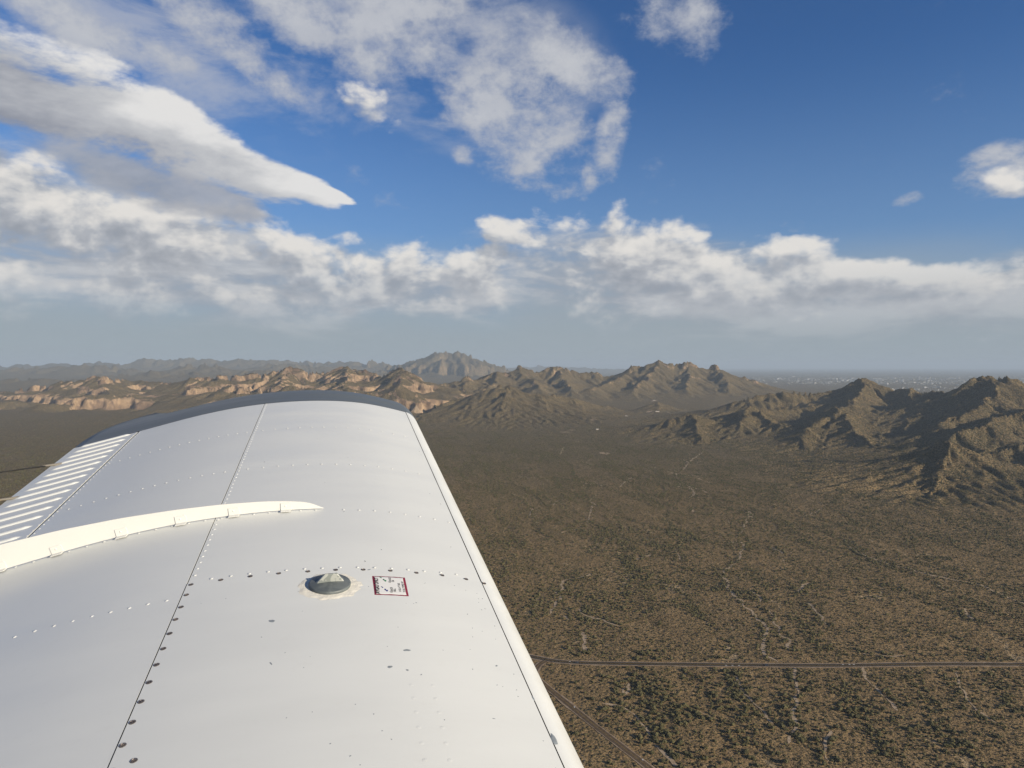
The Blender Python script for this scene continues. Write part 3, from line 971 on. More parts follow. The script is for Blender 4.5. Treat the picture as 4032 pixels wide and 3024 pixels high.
def on_skin(x, y, lift=0.0, spin=0.0):
    n = wnorm(x)
    z = n
    xa = Vector((1, 0, 0)); xa = (xa - z * xa.dot(z)).normalized()
    ya = z.cross(xa)
    m = Matrix((xa, ya, z)).transposed().to_4x4() @ Matrix.Rotation(spin, 4, 'Z')
    m.translation = Vector((x, y, wz(x))) + n * lift
    return m


def put(name, me, x, y, lift=0.0, parent=wing, spin=0.0, sc=1.0):
    o = bpy.data.objects.new(name, me)
    COL.objects.link(o)
    o.parent = parent
    o.matrix_local = on_skin(x, y, lift, spin) @ Matrix.Scale(sc, 4)
    return o


# brackets: small angles bolted to fence and skin
bk_me = None
for xb in (-1.3579, -1.2503, -1.1245, -1.0053, -0.8950, -0.7836):
    bw, bh, bl, t = 0.0115, 0.0175, 0.013, 0.0013
    p = [(-bw, 0, 0), (bw, 0, 0), (bw, 0, bh), (-bw, 0, bh)]
    v = [(-bw, 0, 0.001), (bw, 0, 0.001), (bw, 0, bh * .86), (bw * .82, 0, bh), (-bw, 0, bh), (-bw, -t, 0.001), (bw, -t, 0.001), (bw, -t, bh * .86), (bw * .82, -t, bh), (-bw, -t, bh)]
    f = [(0, 1, 2, 3, 4), (9, 8, 7, 6, 5), (0, 5, 6, 1), (1, 6, 7, 2), (2, 7, 8, 3), (3, 8, 9, 4), (4, 9, 5, 0)]
    k = len(v)
    v += [(-bw, -t, 0.0004), (bw, -t, 0.0004), (bw * .86, -bl, 0.0004), (-bw, -bl, 0.0004), (-bw, -t, 0.0004 + t), (bw, -t, 0.0004 + t), (bw * .86, -bl, 0.0004 + t), (-bw, -bl, 0.0004 + t)]
    f += [(k, k + 3, k + 2, k + 1), (k + 4, k + 5, k + 6, k + 7), (k, k + 1, k + 5, k + 4), (k + 1, k + 2, k + 6, k + 5), (k + 2, k + 3, k + 7, k + 6), (k + 3, k, k + 4, k + 7)]
    if bk_me is None:
        b0 = mesh_obj('bracket', v, f, CREAM, fence)
        bk_me = b0.data
        b = b0
    else:
        b = bpy.data.objects.new('bracket', bk_me); COL.objects.link(b); b.parent = fence
    b.matrix_local = on_skin(xb, Y_F - TK - 0.0002, 0.0016)
# bracket rivets as parts of the fence
for xb in (-1.3579, -1.2503, -1.1245, -1.0053, -0.8950, -0.7836):
    o = bpy.data.objects.new('bracket_rivet', RIV); COL.objects.link(o); o.parent = fence
    o.matrix_local = on_skin(xb - 0.001, Y_F - TK - 0.0014, 0.0016 + 0.0105) @ Matrix.Rotation(math.radians(90), 4, 'X') @ Matrix.Scale(0.75, 4)

# ---- rivets, one by one
rivs = []
for yr, xs_ in ((2.543, np.r_[np.arange(-1.365, -0.945, 0.0293), np.arange(-0.905, -0.40, 0.0392)]),
                (2.117, np.r_[np.arange(-1.345, -0.945, 0.0293), np.arange(-0.905, -0.40, 0.0392)]),
                (1.7555, np.r_[np.arange(-1.33, -0.70, 0.034), np.arange(-0.655, -0.395, 0.036)]),
                (1.445, np.arange(-0.895, -0.42, 0.0327)),
                (1.3835, np.arange(-1.19, -0.945, 0.0289))):
    for x in xs_:
        yy = yr + (0.010 * max(0, (x + 0.53)) / 0.1 if yr == 1.445 else 0)
        rivs.append((x, yy))
for y in np.arange(1.4706, 2.97, 0.0277): rivs.append((-0.9283, y))
for y in np.arange(1.80, 2.96, 0.0292): rivs.append((-1.3736, y))
for y in np.arange(1.80, 2.95, 0.0349): rivs.append((-1.3888, y))
print('rivets', len(rivs))
rv = random.Random(3)
for x, y in rivs:
    put('rivet', RIV, x + rv.uniform(-.0006, .0006), y + rv.uniform(-.0006, .0006), 0.0, sc=rv.uniform(0.92, 1.08) * (0.8 if abs(x + 1.3888) < 1e-3 else 1))
# flush rivets that just show through the paint of the tank skin
FL = dome_mesh('flush_rivet', 0.0034, 0.00016, WHITE, 12, 2)
for i in range(6):
    for x in (-0.571, -0.5397): put('flush_rivet', FL, x, 1.061 - 0.0309 * i, 0.0006)

# ---- screws with bare, dark heads
n = 14
v, f = [], []
for r_, z_ in ((0.0045, 0.0), (0.0042, 0.0006), (0.0031, 0.0008), (0.0027, 0.0003)):
    v += [(math.cos(2 * math.pi * i / n) * r_, math.sin(2 * math.pi * i / n) * r_, z_) for i in range(n)]
for k in range(3):
    f += [(k * n + i, k * n + (i + 1) % n, (k + 1) * n + (i + 1) % n, (k + 1) * n + i) for i in range(n)]
f.append(tuple(range(3 * n, 4 * n)))
SCR = bpy.data.meshes.new('screw'); SCR.from_pydata(v, [], f)
SCR.materials.append(STEEL); SCR.materials.append(STEEL_D)
SCR.polygons.foreach_set('material_index', [1 if (i < n or i >= 3 * n) else 0 for i in range(len(f))])
SLOT = bpy.data.meshes.new('screw_slot')
SLOT.from_pydata(box_data(-0.0023, 0.0023, -0.0005, 0.0005, 0.0004, 0.0010)[0], [], box_data(0, 1, 0, 1, 0, 1)[1])
SLOT.materials.append(STEEL)
scr = [(-0.9277, 1.431), (-0.8775, 1.4319), (-0.827, 1.4319), (-0.7772, 1.4325), (-0.7251, 1.4319), (-0.6744, 1.4335), (-0.623, 1.4335), (-0.5715, 1.4329), (-0.5207, 1.4336), (-0.4684, 1.4381), (-0.4192, 1.4391), (-0.3825, 1.4353),
       (-0.9282, 1.3918), (-0.9285, 1.3483), (-0.929, 1.307), (-0.929, 1.2629), (-0.929, 1.2191), (-0.929, 1.1762), (-0.929, 1.1328), (-0.929, 1.0889), (-0.929, 1.0461), (-0.929, 1.0024), (-0.9084, 0.9687), (-0.9287, 0.958), (-0.9287, 0.914)]
for i, (x, y) in enumerate(scr):
    s_ = put('screw', SCR, x, y, 0.0006, spin=rv.uniform(0, 3))
    so = bpy.data.objects.new('screw_slot', SLOT); COL.objects.link(so); so.parent = s_

# ---- flat marks that follow the skin
def skin_patch(name, outline, mat, lift, parent=wing, centre=None, rings=4):
    """filled outline (x, y points in order) laid on the upper skin"""
    pts = [Vector((p[0], p[1])) for p in outline]
    c = centre or sum(pts, Vector((0, 0))) / len(pts)
    v, f = [], []
    for k in range(rings, 0, -1):
        for p in pts:
            q = c + (p - c) * (k / rings)
            n_ = wnorm(q.x)
            l = lift if k < rings else lift * 0.2
            v.append((q.x + n_.x * l, q.y, wz(q.x) + n_.z * l))
    n_ = wnorm(c.x)
    v.append((c.x + n_.x * lift, c.y, wz(c.x) + n_.z * lift))
    m_ = len(pts)
    for k in range(rings - 1):
        for i in range(m_):
            f.append((k * m_ + i, k * m_ + (i + 1) % m_, (k + 1) * m_ + (i + 1) % m_, (k + 1) * m_ + i))
    k = rings - 1
    f += [(k * m_ + i, k * m_ + (i + 1) % m_, len(v) - 1) for i in range(m_)]
    o = mesh_obj(name, v, f, mat, parent, False)
    if sum(p.normal.z for p in o.data.polygons) < 0: o.data.flip_normals()
    return o


def blot(cx, cy, rx, ry, ang, seed, n=16, jag=0.3):
    r2 = random.Random(seed)
    ph = [r2.uniform(0, 6.28) for _ in range(4)]
    out = []
    for i in range(n):
        t = 2 * math.pi * i / n
        k = 1 + jag * (0.5 * math.sin(2 * t + ph[0]) + 0.35 * math.sin(3 * t + ph[1]) + 0.25 * math.sin(5 * t + ph[2])) * 0.8
        a, b = math.cos(t) * rx * k, math.sin(t) * ry * k
        out.append((cx + a * math.cos(ang) - b * math.sin(ang), cy + a * math.sin(ang) + b * math.cos(ang)))
    return out


PRIMER = simple_mat('bare_grey_primer', (0.20, 0.225, 0.24), 0.55, 0, 0.2, 120)
chips = [(-0.7758, 1.2578, .0055, .007, .7), (-0.568, 1.1518, .0075, .0042, .1), (-0.5978, 1.1059, .0055, .0042, .1), (-0.5728, 1.0979, .0033, .0028, 0), (-0.7674, 1.1342, .0016, .0055, .5),
         (-0.4273, 1.1314, .004, .0022, .8), (-0.683, 0.9457, .0016, .0014, 0), (-0.3835, 0.965, .0042, .012, 0.05), (-0.3875, 1.0565, .0022, .006, 0), (-0.5402, 1.3051, .0012, .0012, 0),
         (-0.7291, 1.2813, .0014, .0009, 0), (-0.5098, 1.1586, .0011, .0009, 0), (-0.4287, 1.2357, .0013, .001, 0), (-0.6186, 0.9629, .0016, .0012, .5), (-0.6083, 0.9459, .0018, .0009, -.7),
         (-0.4632, 0.9947, .003, .0014, 0), (-0.6505, 1.0199, .001, .0016, 0), (-0.612, 1.4338, .0048, .0028, .5), (-0.445, 1.29, .0012, .002, .3), (-0.41, 1.36, .001, .002, .2), (-0.45, 1.40, .0012, .0016, .2)]
rc = random.Random(21)                                   # many small nicks, most of them towards the leading edge
for _ in range(60):
    xx = -0.40 - 0.5 * rc.random() ** 2.2
    chips.append((xx, rc.uniform(0.86, 1.42) if rc.random() < .8 else rc.uniform(1.45, 2.4), rc.uniform(.0005, .0013), rc.uniform(.0008, .0028), rc.uniform(-.9, .9)))
for i, (x, y, a, b, r_) in enumerate(chips):
    skin_patch('paint_chip', blot(x, y, a, b, r_, 50 + i), PRIMER, 0.0009, rings=2)

# ---- fuel filler: sealant ring, cap with raised grip
CAPX, CAPY = -0.6850, 1.3700
mS, N, b = new_mat('cream_sealant')
tc = N.n('ShaderNodeTexCoord')
nz = N.noise(tc.outputs['Object'], 90, 6, 0.7)
N.put(b.inputs['Base Color'], N.mix(N.ramp(nz, 0.35, 0.65), (0.56, 0.545, 0.49, 1), (0.68, 0.655, 0.565, 1)))
b.inputs['Roughness'].default_value = 0.8
bp = N.n('ShaderNodeBump'); N.put(bp.inputs['Height'], nz); bp.inputs['Distance'].default_value = 0.002; bp.inputs['Strength'].default_value = 0.8
N.put(b.inputs['Normal'], bp.outputs[0])
r3 = random.Random(9)
ol = []
for i in range(72):
    t = 2 * math.pi * i / 72
    k = 1 + 0.035 * math.sin(7 * t + 1) + 0.03 * math.sin(13 * t) + r3.uniform(-0.012, 0.012) + (0.06 if -0.5 < t - 6.28 * (t > 3.14) < 0.3 and i % 3 == 0 else 0)
    ol.append((CAPX + 0.0575 * k * math.cos(t), CAPY - 0.002 + 0.054 * k * math.sin(t)))
skin_patch('sealant_ring', ol, mS, 0.0014, rings=6)
mC, N, b = new_mat('weathered_grey_cap')
tc = N.n('ShaderNodeTexCoord')
nz = N.noise(tc.outputs['Object'], 55, 4, 0.6, 0.6)
N.put(b.inputs['Base Color'], N.mix(N.ramp(nz, 0.35, 0.70), (0.075, 0.088, 0.092, 1), (0.115, 0.13, 0.13, 1)))
b.inputs['Roughness'].default_value = 0.5
n = 48
v, f = [], []
for r_, z_ in ((0.0368, -0.001), (0.0372, 0.0030), (0.0362, 0.0048), (0.0345, 0.0052), (0.0325, 0.0056), (0.024, 0.0078), (0.006, 0.0090)):
    v += [(math.cos(2 * math.pi * i / n) * r_, math.sin(2 * math.pi * i / n) * r_, z_) for i in range(n)]
for k in range(6):
    f += [(k * n + i, k * n + (i + 1) % n, (k + 1) * n + (i + 1) % n, (k + 1) * n + i) for i in range(n)]
f.append(tuple(range(6 * n, 7 * n)))
cap = mesh_obj('fuel_cap', v, f, mC, wing, True)
cap.matrix_local = on_skin(CAPX, CAPY, 0.0016)
tag(cap, 'grey metal fuel filler cap with raised grip')
ga = math.radians(7)
gv = [(-0.0275, -0.0045, 0.004), (0.0275, -0.0045, 0.004), (0.0125, -0.0005, 0.0225), (-0.0095, -0.0005, 0.0225), (-0.0275, 0.006, 0.004), (0.0275, 0.006, 0.004), (0.0125, 0.003, 0.0225), (-0.0095, 0.003, 0.0225)]
gf = [(0, 1, 2, 3), (7, 6, 5, 4), (0, 4, 5, 1), (1, 5, 6, 2), (2, 6, 7, 3), (3, 7, 4, 0)]
mG, N, b = new_mat('chipped_grip_paint')
tc = N.n('ShaderNodeTexCoord')
nz = N.noise(tc.outputs['Object'], 70, 3, 0.55, 0.4)
N.put(b.inputs['Base Color'], N.mix(N.ramp(nz, 0.47, 0.50), (0.15, 0.168, 0.158, 1), (0.27, 0.285, 0.265, 1)))
b.inputs['Roughness'].default_value = 0.45
grip = mesh_obj('cap_grip', gv, gf, mG, cap)
grip.rotation_euler = (0, 0, ga)
grip.location = (0.0, -0.002, 0)
bv_ = grip.modifiers.new('bevel', 'BEVEL'); bv_.width = 0.0012; bv_.segments = 2

# ---- fuel placard with its printing
PL_W, PL_H = 0.0705, 0.0862
pl_x, pl_y = -0.5768, 1.3690
MAROON = simple_mat('maroon_print', (0.20, 0.012, 0.030), 0.5, 0, 0.1, 60)
PLW = simple_mat('placard_white', (0.64, 0.64, 0.62), 0.45, 0, 0.04, 30)
INK = simple_mat('black_ink', (0.015, 0.015, 0.016), 0.5, 0, 0.1, 60)
BLUE = simple_mat('blue_ink', (0.018, 0.028, 0.16), 0.5, 0, 0.1, 60)
GREEN = simple_mat('green_ink', (0.012, 0.14, 0.06), 0.5, 0, 0.1, 60)


def rect(x0, x1, y0, y1): 
    n_ = 6
    return [(x0 + (x1 - x0) * i / n_, y0) for i in range(n_)] + [(x1, y0 + (y1 - y0) * i / n_) for i in range(n_)] + [(x1 - (x1 - x0) * i / n_, y1) for i in range(n_)] + [(x0, y1 - (y1 - y0) * i / n_) for i in range(n_)]


x0, x1, y0, y1 = pl_x - PL_W / 2, pl_x + PL_W / 2, pl_y - PL_H / 2, pl_y + PL_H / 2
plac = skin_patch('placard', rect(x0, x1, y0, y1), MAROON, 0.0010)
tag(plac, 'fuel placard reading AVGAS ONLY with two pump nozzles')
skin_patch('placard_face', rect(x0 + .0031, x1 - .0031, y0 + .0030, y1 - .0030), PLW, 0.0013, plac)


def print_text(body, x, y, size, mat, sx=1.0, bold=0.0):
    """lettering that reads outboard, its top towards the trailing edge"""
    cu = bpy.data.curves.new('lettering', 'FONT')
    cu.body = body; cu.size = size; cu.offset = bold * size
    cu.resolution_u = 2
    ob = bpy.data.objects.new('lettering_src', cu)
    COL.objects.link(ob)
    bpy.context.view_layer.update()
    me = bpy.data.meshes.new_from_object(ob.evaluated_get(bpy.context.evaluated_depsgraph_get()))
    bpy.data.objects.remove(ob)
    for vt in me.vertices:
        px_, py_ = x - vt.co.y, y + vt.co.x * sx
        n_ = wnorm(px_)
        vt.co = (px_ + n_.x * 0.0017, py_, wz(px_) + n_.z * 0.0017)
    me.materials.clear(); me.materials.append(mat)
    o = bpy.data.objects.new('lettering', me); COL.objects.link(o); o.parent = plac
    if len(me.polygons) and sum(p.normal.z for p in me.polygons) < 0: me.flip_normals()
    return o


print_text('AVGAS ONLY', x0 + 0.0142, y0 + 0.0085, 0.0105, INK, 1.0, 0.028)
print_text('GRADE', x0 + 0.0385, y0 + 0.0165, 0.0060, INK, .95, 0.01)
print_text('100LL', x0 + 0.0440, y0 + 0.0165, 0.0060, INK, .95, 0.01)
print_text('GRADE', x0 + 0.0385, y0 + 0.0560, 0.0060, INK, .95, 0.01)
print_text('100', x0 + 0.0440, y0 + 0.0560, 0.0060, INK, .95, 0.01)
print_text('18 GAL AT TABS', x0 + 0.0535, y0 + 0.0185, 0.0058, INK, .82, 0.01)
print_text('25 GAL TOPPED OFF', x0 + 0.0610, y0 + 0.0185, 0.0058, INK, .80, 0.01)
for mt, yy in ((BLUE, y0 + 0.0135), (GREEN, y0 + 0.0530)):
    def P_(pts): return [(x0 + 0.0175 + a, yy + b2) for a, b2 in pts]
    skin_patch('nozzle_print', P_([(0.003, 0.014), (0.006, 0.0195), (0.0105, 0.013), (0.0135, 0.0105), (0.0135, 0.004), (0.0095, 0.0015), (0.007, 0.0075)]), mt, 0.0017, plac, rings=2)
    skin_patch('nozzle_hose_print', P_([(-0.001, 0.024), (0.0005, 0.0265), (0.006, 0.0195), (0.0035, 0.0155)]), mt, 0.00165, plac, rings=2)
    skin_patch('nozzle_spout_print', P_([(0.0125, 0.006), (0.0135, 0.0035), (0.021, -0.001), (0.0215, 0.0005), (0.016, 0.0035)]), INK, 0.00165, plac, rings=2)
    skin_patch('nozzle_window_print', P_([(0.0075, 0.0105), (0.0092, 0.0125), (0.0108, 0.0105), (0.0093, 0.0088)]), PLW, 0.0020, plac, rings=2)

# ------------------------------------------------------------------ roads and dry washes laid on the desert floor
def smooth_line(px, n):
    """Catmull-Rom through photo points, returned as n points"""
    p = np.array(px, float)
    p = np.vstack([2 * p[0] - p[1], p, 2 * p[-1] - p[-2]])
    t = np.linspace(0, len(p) - 3 - 1e-6, n)
    i = t.astype(int); u = (t - i)[:, None]
    a, b, c, d = p[i], p[i + 1], p[i + 2], p[i + 3]
    return 0.5 * ((2 * b) + (-a + c) * u + (2 * a - 5 * b + 4 * c - d) * u * u + (-a + 3 * b - 3 * c + d) * u ** 3)


def ribbon(name, px, width, mat, lift, n=120, jitter=0.0, wvar=0.0, seed=0, offset=0.0, world_pts=None, across=2, parent=None):
    if world_pts is None:
        q = smooth_line(px, n)
        X, Y, _ = ground_pt(q[:, 0], q[:, 1])
    else:
        X, Y = world_pts
    n = len(X)
    tx, ty = np.gradient(X), np.gradient(Y)
    ln = np.hypot(tx, ty) + 1e-9
    nx, ny = -ty / ln, tx / ln
    s = np.cumsum(ln)
    if jitter:
        o = jitter * (fbm(s / 34, s * 0 + seed * 3.3, 3, seed) * 1.6)
        X = X + nx * o; Y = Y + ny * o
    w = width * (1 + wvar * fbm(s / 26, s * 0 + 7.7 + seed, 3, seed + 2) * 1.8)
    w = np.maximum(w, width * 0.25)
    if wvar: w = w * np.minimum(1, np.minimum(np.arange(n), np.arange(n)[::-1]) / (0.06 * n) + 0.15)
    vs_, fs_ = [], []
    cols = [k / across * 2 - 1 for k in range(across + 1)]
    for c in cols:
        xx, yy = X + nx * (offset + c * w / 2), Y + ny * (offset + c * w / 2)
        vs_.append(np.stack([xx, yy, ground_z(xx, yy) + lift], 1))
    V = np.concatenate(vs_)
    for k in range(across):
        for i in range(n - 1):
            fs_.append((k * n + i, k * n + i + 1, (k + 1) * n + i + 1, (k + 1) * n + i))
    o = mesh_obj(name, V, fs_, mat, parent, True)
    if sum(p.normal.z for p in o.data.polygons) < 0: o.data.flip_normals()
    return o, X, Y


def earth_material(name, c0, c1, scale=0.15, rough=0.95):
    m, N, b = new_mat(name)
    pos = N.n('ShaderNodeNewGeometry').outputs['Position']
    nz = N.noise(pos, scale, 5, 0.65)
    N.put(b.inputs['Base Color'], N.mix(N.ramp(nz, 0.3, 0.7), tuple(c0) + (1,), tuple(c1) + (1,)))
    b.inputs['Roughness'].default_value = rough
    b.inputs['Specular IOR Level'].default_value = 0.04
    return m


ASPHALT = earth_material('asphalt', (0.030, 0.025, 0.021), (0.050, 0.041, 0.034), 0.25, 0.85)
OLD_ASPHALT = earth_material('worn_asphalt', (0.075, 0.054, 0.036), (0.120, 0.087, 0.057), 0.22, 0.9)
DIRT = earth_material('pale_shoulder_dirt', (0.20, 0.145, 0.095), (0.34, 0.26, 0.18), 0.18)
SAND = earth_material('wash_sand', (0.24, 0.18, 0.12), (0.40, 0.31, 0.21), 0.2)
PAINT = earth_material('road_paint', (0.34, 0.33, 0.30), (0.50, 0.49, 0.46), 0.6, 0.7)
YELLOW = earth_material('yellow_road_paint', (0.42, 0.28, 0.06), (0.52, 0.36, 0.09), 0.6, 0.7)

HWY = [(-300, 2250), (300, 2300), (900, 2380), (1350, 2452), (1700, 2520), (1900, 2552), (2060, 2580), (2130, 2594), (2200, 2605), (2300, 2611), (2450, 2614), (2700, 2617), (3000, 2620), (3300, 2621), (3600, 2617), (3800, 2616), (4032, 2618), (4500, 2626)]
SIDE = [(2150, 2601), (2120, 2622), (2107, 2652), (2130, 2685), (2190, 2735), (2270, 2800), (2360, 2872), (2470, 2957), (2570, 3036), (2800, 3230), (3100, 3480)]
sh_, hx, hy = ribbon('road_shoulder', HWY, 13.5, DIRT, 0.35, 620, 0.0, 0.16, 4)
tag(sh_, kind='structure')
road, _, _ = ribbon('highway', None, 9.0, ASPHALT, 0.55, world_pts=(hx, hy), across=4)
tag(road, kind='structure')
s2, sx, sy = ribbon('road_shoulder', SIDE, 10.0, DIRT, 0.36, 320, 0.0, 0.22, 9)
tag(s2, kind='structure')
road2, _, _ = ribbon('side_road', None, 6.8, OLD_ASPHALT, 0.50, world_pts=(sx, sy), across=3)
tag(road2, kind='structure')
for off in (-0.18, 0.18):
    c, _, _ = ribbon('centre_line', None, 0.14, YELLOW, 0.60, world_pts=(hx, hy), offset=off, across=1)
    c.parent = road
for off in (-3.6, 3.6):
    c, _, _ = ribbon('edge_line', None, 0.16, PAINT, 0.60, world_pts=(hx, hy), offset=off, across=1)
    c.parent = road
c, _, _ = ribbon('centre_line', None, 0.16, YELLOW, 0.55, world_pts=(sx, sy), across=1)
c.parent = road2

# painted lane arrows and words on the highway: short pale bars in the photograph
def bar_on_road(px, py, L, Wd):
    X, Y, _ = ground_pt([px], [py])
    i = int(np.argmin(np.hypot(hx - X[0], hy - Y[0])))
    i = min(max(i, 1), len(hx) - 2)
    d = np.array([hx[i + 1] - hx[i - 1], hy[i + 1] - hy[i - 1]]); d /= np.hypot(*d)
    nrm = np.array([-d[1], d[0]])
    off = 1.9 if (X[0] - hx[i]) * nrm[0] + (Y[0] - hy[i]) * nrm[1] > 0 else -1.9
    c = np.array([hx[i], hy[i]]) + nrm * off
    v = []
    for a, b2 in ((-1, -1), (1, -1), (1, 1), (-1, 1)):
        q = c + d * a * L / 2 + nrm * b2 * Wd / 2
        v.append((q[0], q[1], float(ground_z(q[:1], q[1:])[0]) + 0.62))
    o = mesh_obj('road_marking', v, [(0, 1, 2, 3)], PAINT, road)
    if o.data.polygons[0].normal.z < 0: o.data.flip_normals()


for px, py in ((2857, 2622), (2882, 2622), (2909, 2622), (3315, 2618), (3341, 2618), (3367, 2619), (2243, 2607)):
    bar_on_road(px, py, 2.6, 1.5)

WASHES = [
 ([(2310, 2070), (2330, 1998), (2345, 1990), (2325, 1970), (2350, 1945)], 5),
 ([(2175, 1990), (2195, 1972), (2215, 1965)], 5), ([(2080, 2030), (2100, 2000)], 4),
 ([(2205, 2100), (2240, 2088), (2268, 2083)], 4),
 ([(2330, 2258), (2270, 2275), (2215, 2288), (2213, 2320), (2190, 2335), (2210, 2360), (2180, 2385), (2155, 2420)], 5),
 ([(2275, 2398), (2290, 2415), (2330, 2430), (2380, 2440), (2415, 2460), (2440, 2466)], 4),
 ([(2505, 2204), (2540, 2190), (2570, 2183)], 5), ([(2660, 2160), (2672, 2200), (2680, 2210)], 4),
 ([(2300, 2565), (2300, 2520), (2296, 2490)], 6), ([(2245, 2440), (2225, 2425)], 4),
 ([(2660, 1918), (2700, 1910), (2735, 1940), (2712, 1965)], 7), ([(2680, 1900), (2745, 1925), (2790, 1940)], 6),
 ([(2725, 2000), (2730, 2015)], 5),
 ([(2965, 2040), (2950, 2015), (2935, 2055), (2925, 2085)], 5), ([(2925, 2085), (2900, 2120)], 3),
 ([(2870, 2140), (2910, 2135), (2928, 2150), (2915, 2190), (2900, 2215), (2860, 2240), (2840, 2262)], 5),
 ([(2840, 2262), (2865, 2290), (2870, 2320), (2905, 2355), (2945, 2398), (2985, 2440), (3020, 2470), (3010, 2500), (3005, 2540), (3015, 2570), (3060, 2610)], 6),
 ([(2950, 2325), (2990, 2350), (2995, 2370)], 3), ([(3030, 2400), (3050, 2440), (3075, 2500), (3110, 2515), (3100, 2540), (3130, 2565)], 4),
 ([(3045, 2155), (3075, 2180)], 5), ([(3180, 2295), (3160, 2310), (3140, 2335)], 6),
 ([(3182, 2375), (3200, 2400), (3225, 2420), (3250, 2460)], 4),
 ([(3410, 2190), (3480, 2215), (3560, 2235), (3650, 2260), (3760, 2285), (3850, 2300), (3920, 2330), (4000, 2365), (4060, 2390)], 6),
 ([(3330, 2140), (3370, 2170), (3410, 2190)], 4), ([(3155, 2038), (3190, 2025), (3235, 2005)], 5),
 ([(3690, 2300), (3735, 2330)], 4), ([(3790, 2395), (3830, 2440)], 4), ([(3700, 2198), (3735, 2203)], 5),
 ([(3395, 2572), (3480, 2583), (3560, 2576)], 2.5),
 ([(2480, 1752), (2550, 1742), (2590, 1740)], 9), ([(2690, 1850), (2720, 1815), (2755, 1790), (2770, 1775)], 8), ([(2690, 1810), (2715, 1822)], 8), 
 ([(2230, 1745), (2280, 1738)], 7), ([(2205, 1790), (2220, 1760)], 8),
 ([(2435, 1920), (2470, 1890), (2500, 1875)], 6), ([(2680, 1880), (2720, 1872), (2755, 1868)], 6), ([(2660, 1850), (2665, 1885)], 5),
 ([(3130, 2625), (3125, 2660), (3140, 2700), (3130, 2740)], 4), ([(2465, 2690), (2460, 2730), (2470, 2705)], 5), ([(2730, 2790), (2770, 2810), (2800, 2830)], 3),
 ([(3390, 2625), (3420, 2680), (3480, 2740), (3540, 2800)], 4), ([(3140, 2740), (3120, 2800), (3135, 2860), (3110, 2930)], 4), 
 ([(2370, 2770), (2440, 2785), (2480, 2800), (2530, 2850), (2560, 2900)], 3), ([(2580, 2930), (2620, 2980), (2660, 3020)], 4), ([(3270, 3000), (3260, 2930), (3280, 2880)], 3),
 ([(3760, 2640), (3800, 2720), (3850, 2790), (3930, 2850)], 3), ([(2900, 2660), (2930, 2720), (2990, 2790), (3040, 2850)], 3)]
wash_xy = []
for i, (pl, w) in enumerate(WASHES):
    o, wx_, wy_ = ribbon('dry_wash', pl, w * 0.8, SAND, 0.28, 26 * len(pl), 5.0, 0.75, 40 + i)
    tag(o, kind='structure')
    wash_xy.append(np.stack([wx_, wy_], 1)[::6])
wash_xy = np.concatenate(wash_xy)
road_xy = np.concatenate([np.stack([hx, hy], 1)[::2], np.stack([sx, sy], 1)[::2]])

# bare pads of pale ground in the valley
for i, (px, py, rx, ry) in enumerate([(2225, 1702, 60, 9), (2255, 1694, 40, 7), (2575, 1579, 55, 12), (1640, 1588, 90, 14), (2380, 1785, 46, 18), (2560, 1622, 60, 8), (2470, 1637, 55, 7), (2330, 1655, 80, 10)]):
    X, Y, Z = ground_pt([px], [py])
    n = 26
    r5 = random.Random(i)
    xs_ = np.array([X[0] + 0.55 * rx * (1 + r5.uniform(-.25, .25)) * math.cos(6.283 * k / n) for k in range(n)])
    ys_ = np.array([Y[0] + ry * 2.6 * (1 + r5.uniform(-.25, .25)) * math.sin(6.283 * k / n) for k in range(n)])
    v = list(zip(xs_, ys_, ground_z(xs_, ys_) + 1.0)) + [(X[0], Y[0], float(ground_z(X, Y)[0]) + 1.2)]
    o = mesh_obj('bare_ground', v, [(k, (k + 1) % n, n) for k in range(n)], DIRT)
    if sum(p.normal.z for p in o.data.polygons) < 0: o.data.flip_normals()
    tag(o, kind='structure')

# ------------------------------------------------------------------ shrubs
def crown_mesh(name, seed, tri=2, flat=0.75, lumps=5, quads=0):
    """lumpy low crown: several joined, roughened lobes plus loose leaf tufts"""
    r = random.Random(seed)
    import bmesh
    bm = bmesh.new()
    for k in range(lumps):
        d = 0.30 if k else 0.0
        a = r.uniform(0, 6.28)
        c = Vector((math.cos(a) * d * r.uniform(.7, 1.3), math.sin(a) * d * r.uniform(.7, 1.3), 0.34 * flat + r.uniform(-.04, .16) * flat))
        rad_ = r.uniform(0.20, 0.30) if k else 0.33
        res = bmesh.ops.create_icosphere(bm, subdivisions=tri, radius=rad_)
        for vtx in res['verts']:
            q = vtx.co.copy()
            n_ = 1 + 0.28 * (perlin(q.x * 9 + seed, q.y * 9 + k * 3.1, seed + k) + perlin(q.z * 11 + seed, q.x * 8, seed + 7))
            vtx.co = Vector((q.x * n_, q.y * n_, q.z * n_ * flat)) + c
    for k in range(quads):
        a, u = r.uniform(0, 6.28), r.uniform(-0.1, 1)
        rr_ = 0.50 * math.sqrt(max(0, 1 - u * u * .8)) * r.uniform(.85, 1.12)
        c = Vector((math.cos(a) * rr_, math.sin(a) * rr_, (0.36 + u * 0.33) * flat))
        e1 = Vector((r.gauss(0, 1), r.gauss(0, 1), r.gauss(0, 1))).normalized() * 0.07
        e2 = Vector((r.gauss(0, 1), r.gauss(0, 1), r.gauss(0, 1))).normalized() * 0.07
        vs_ = [bm.verts.new(c + q) for q in (-e1 - e2, e1 - e2 * .4, e1 * .3 + e2)]
        bm.faces.new(vs_)
    me = bpy.data.meshes.new(name)
    bm.to_mesh(me); bm.free()
    return me


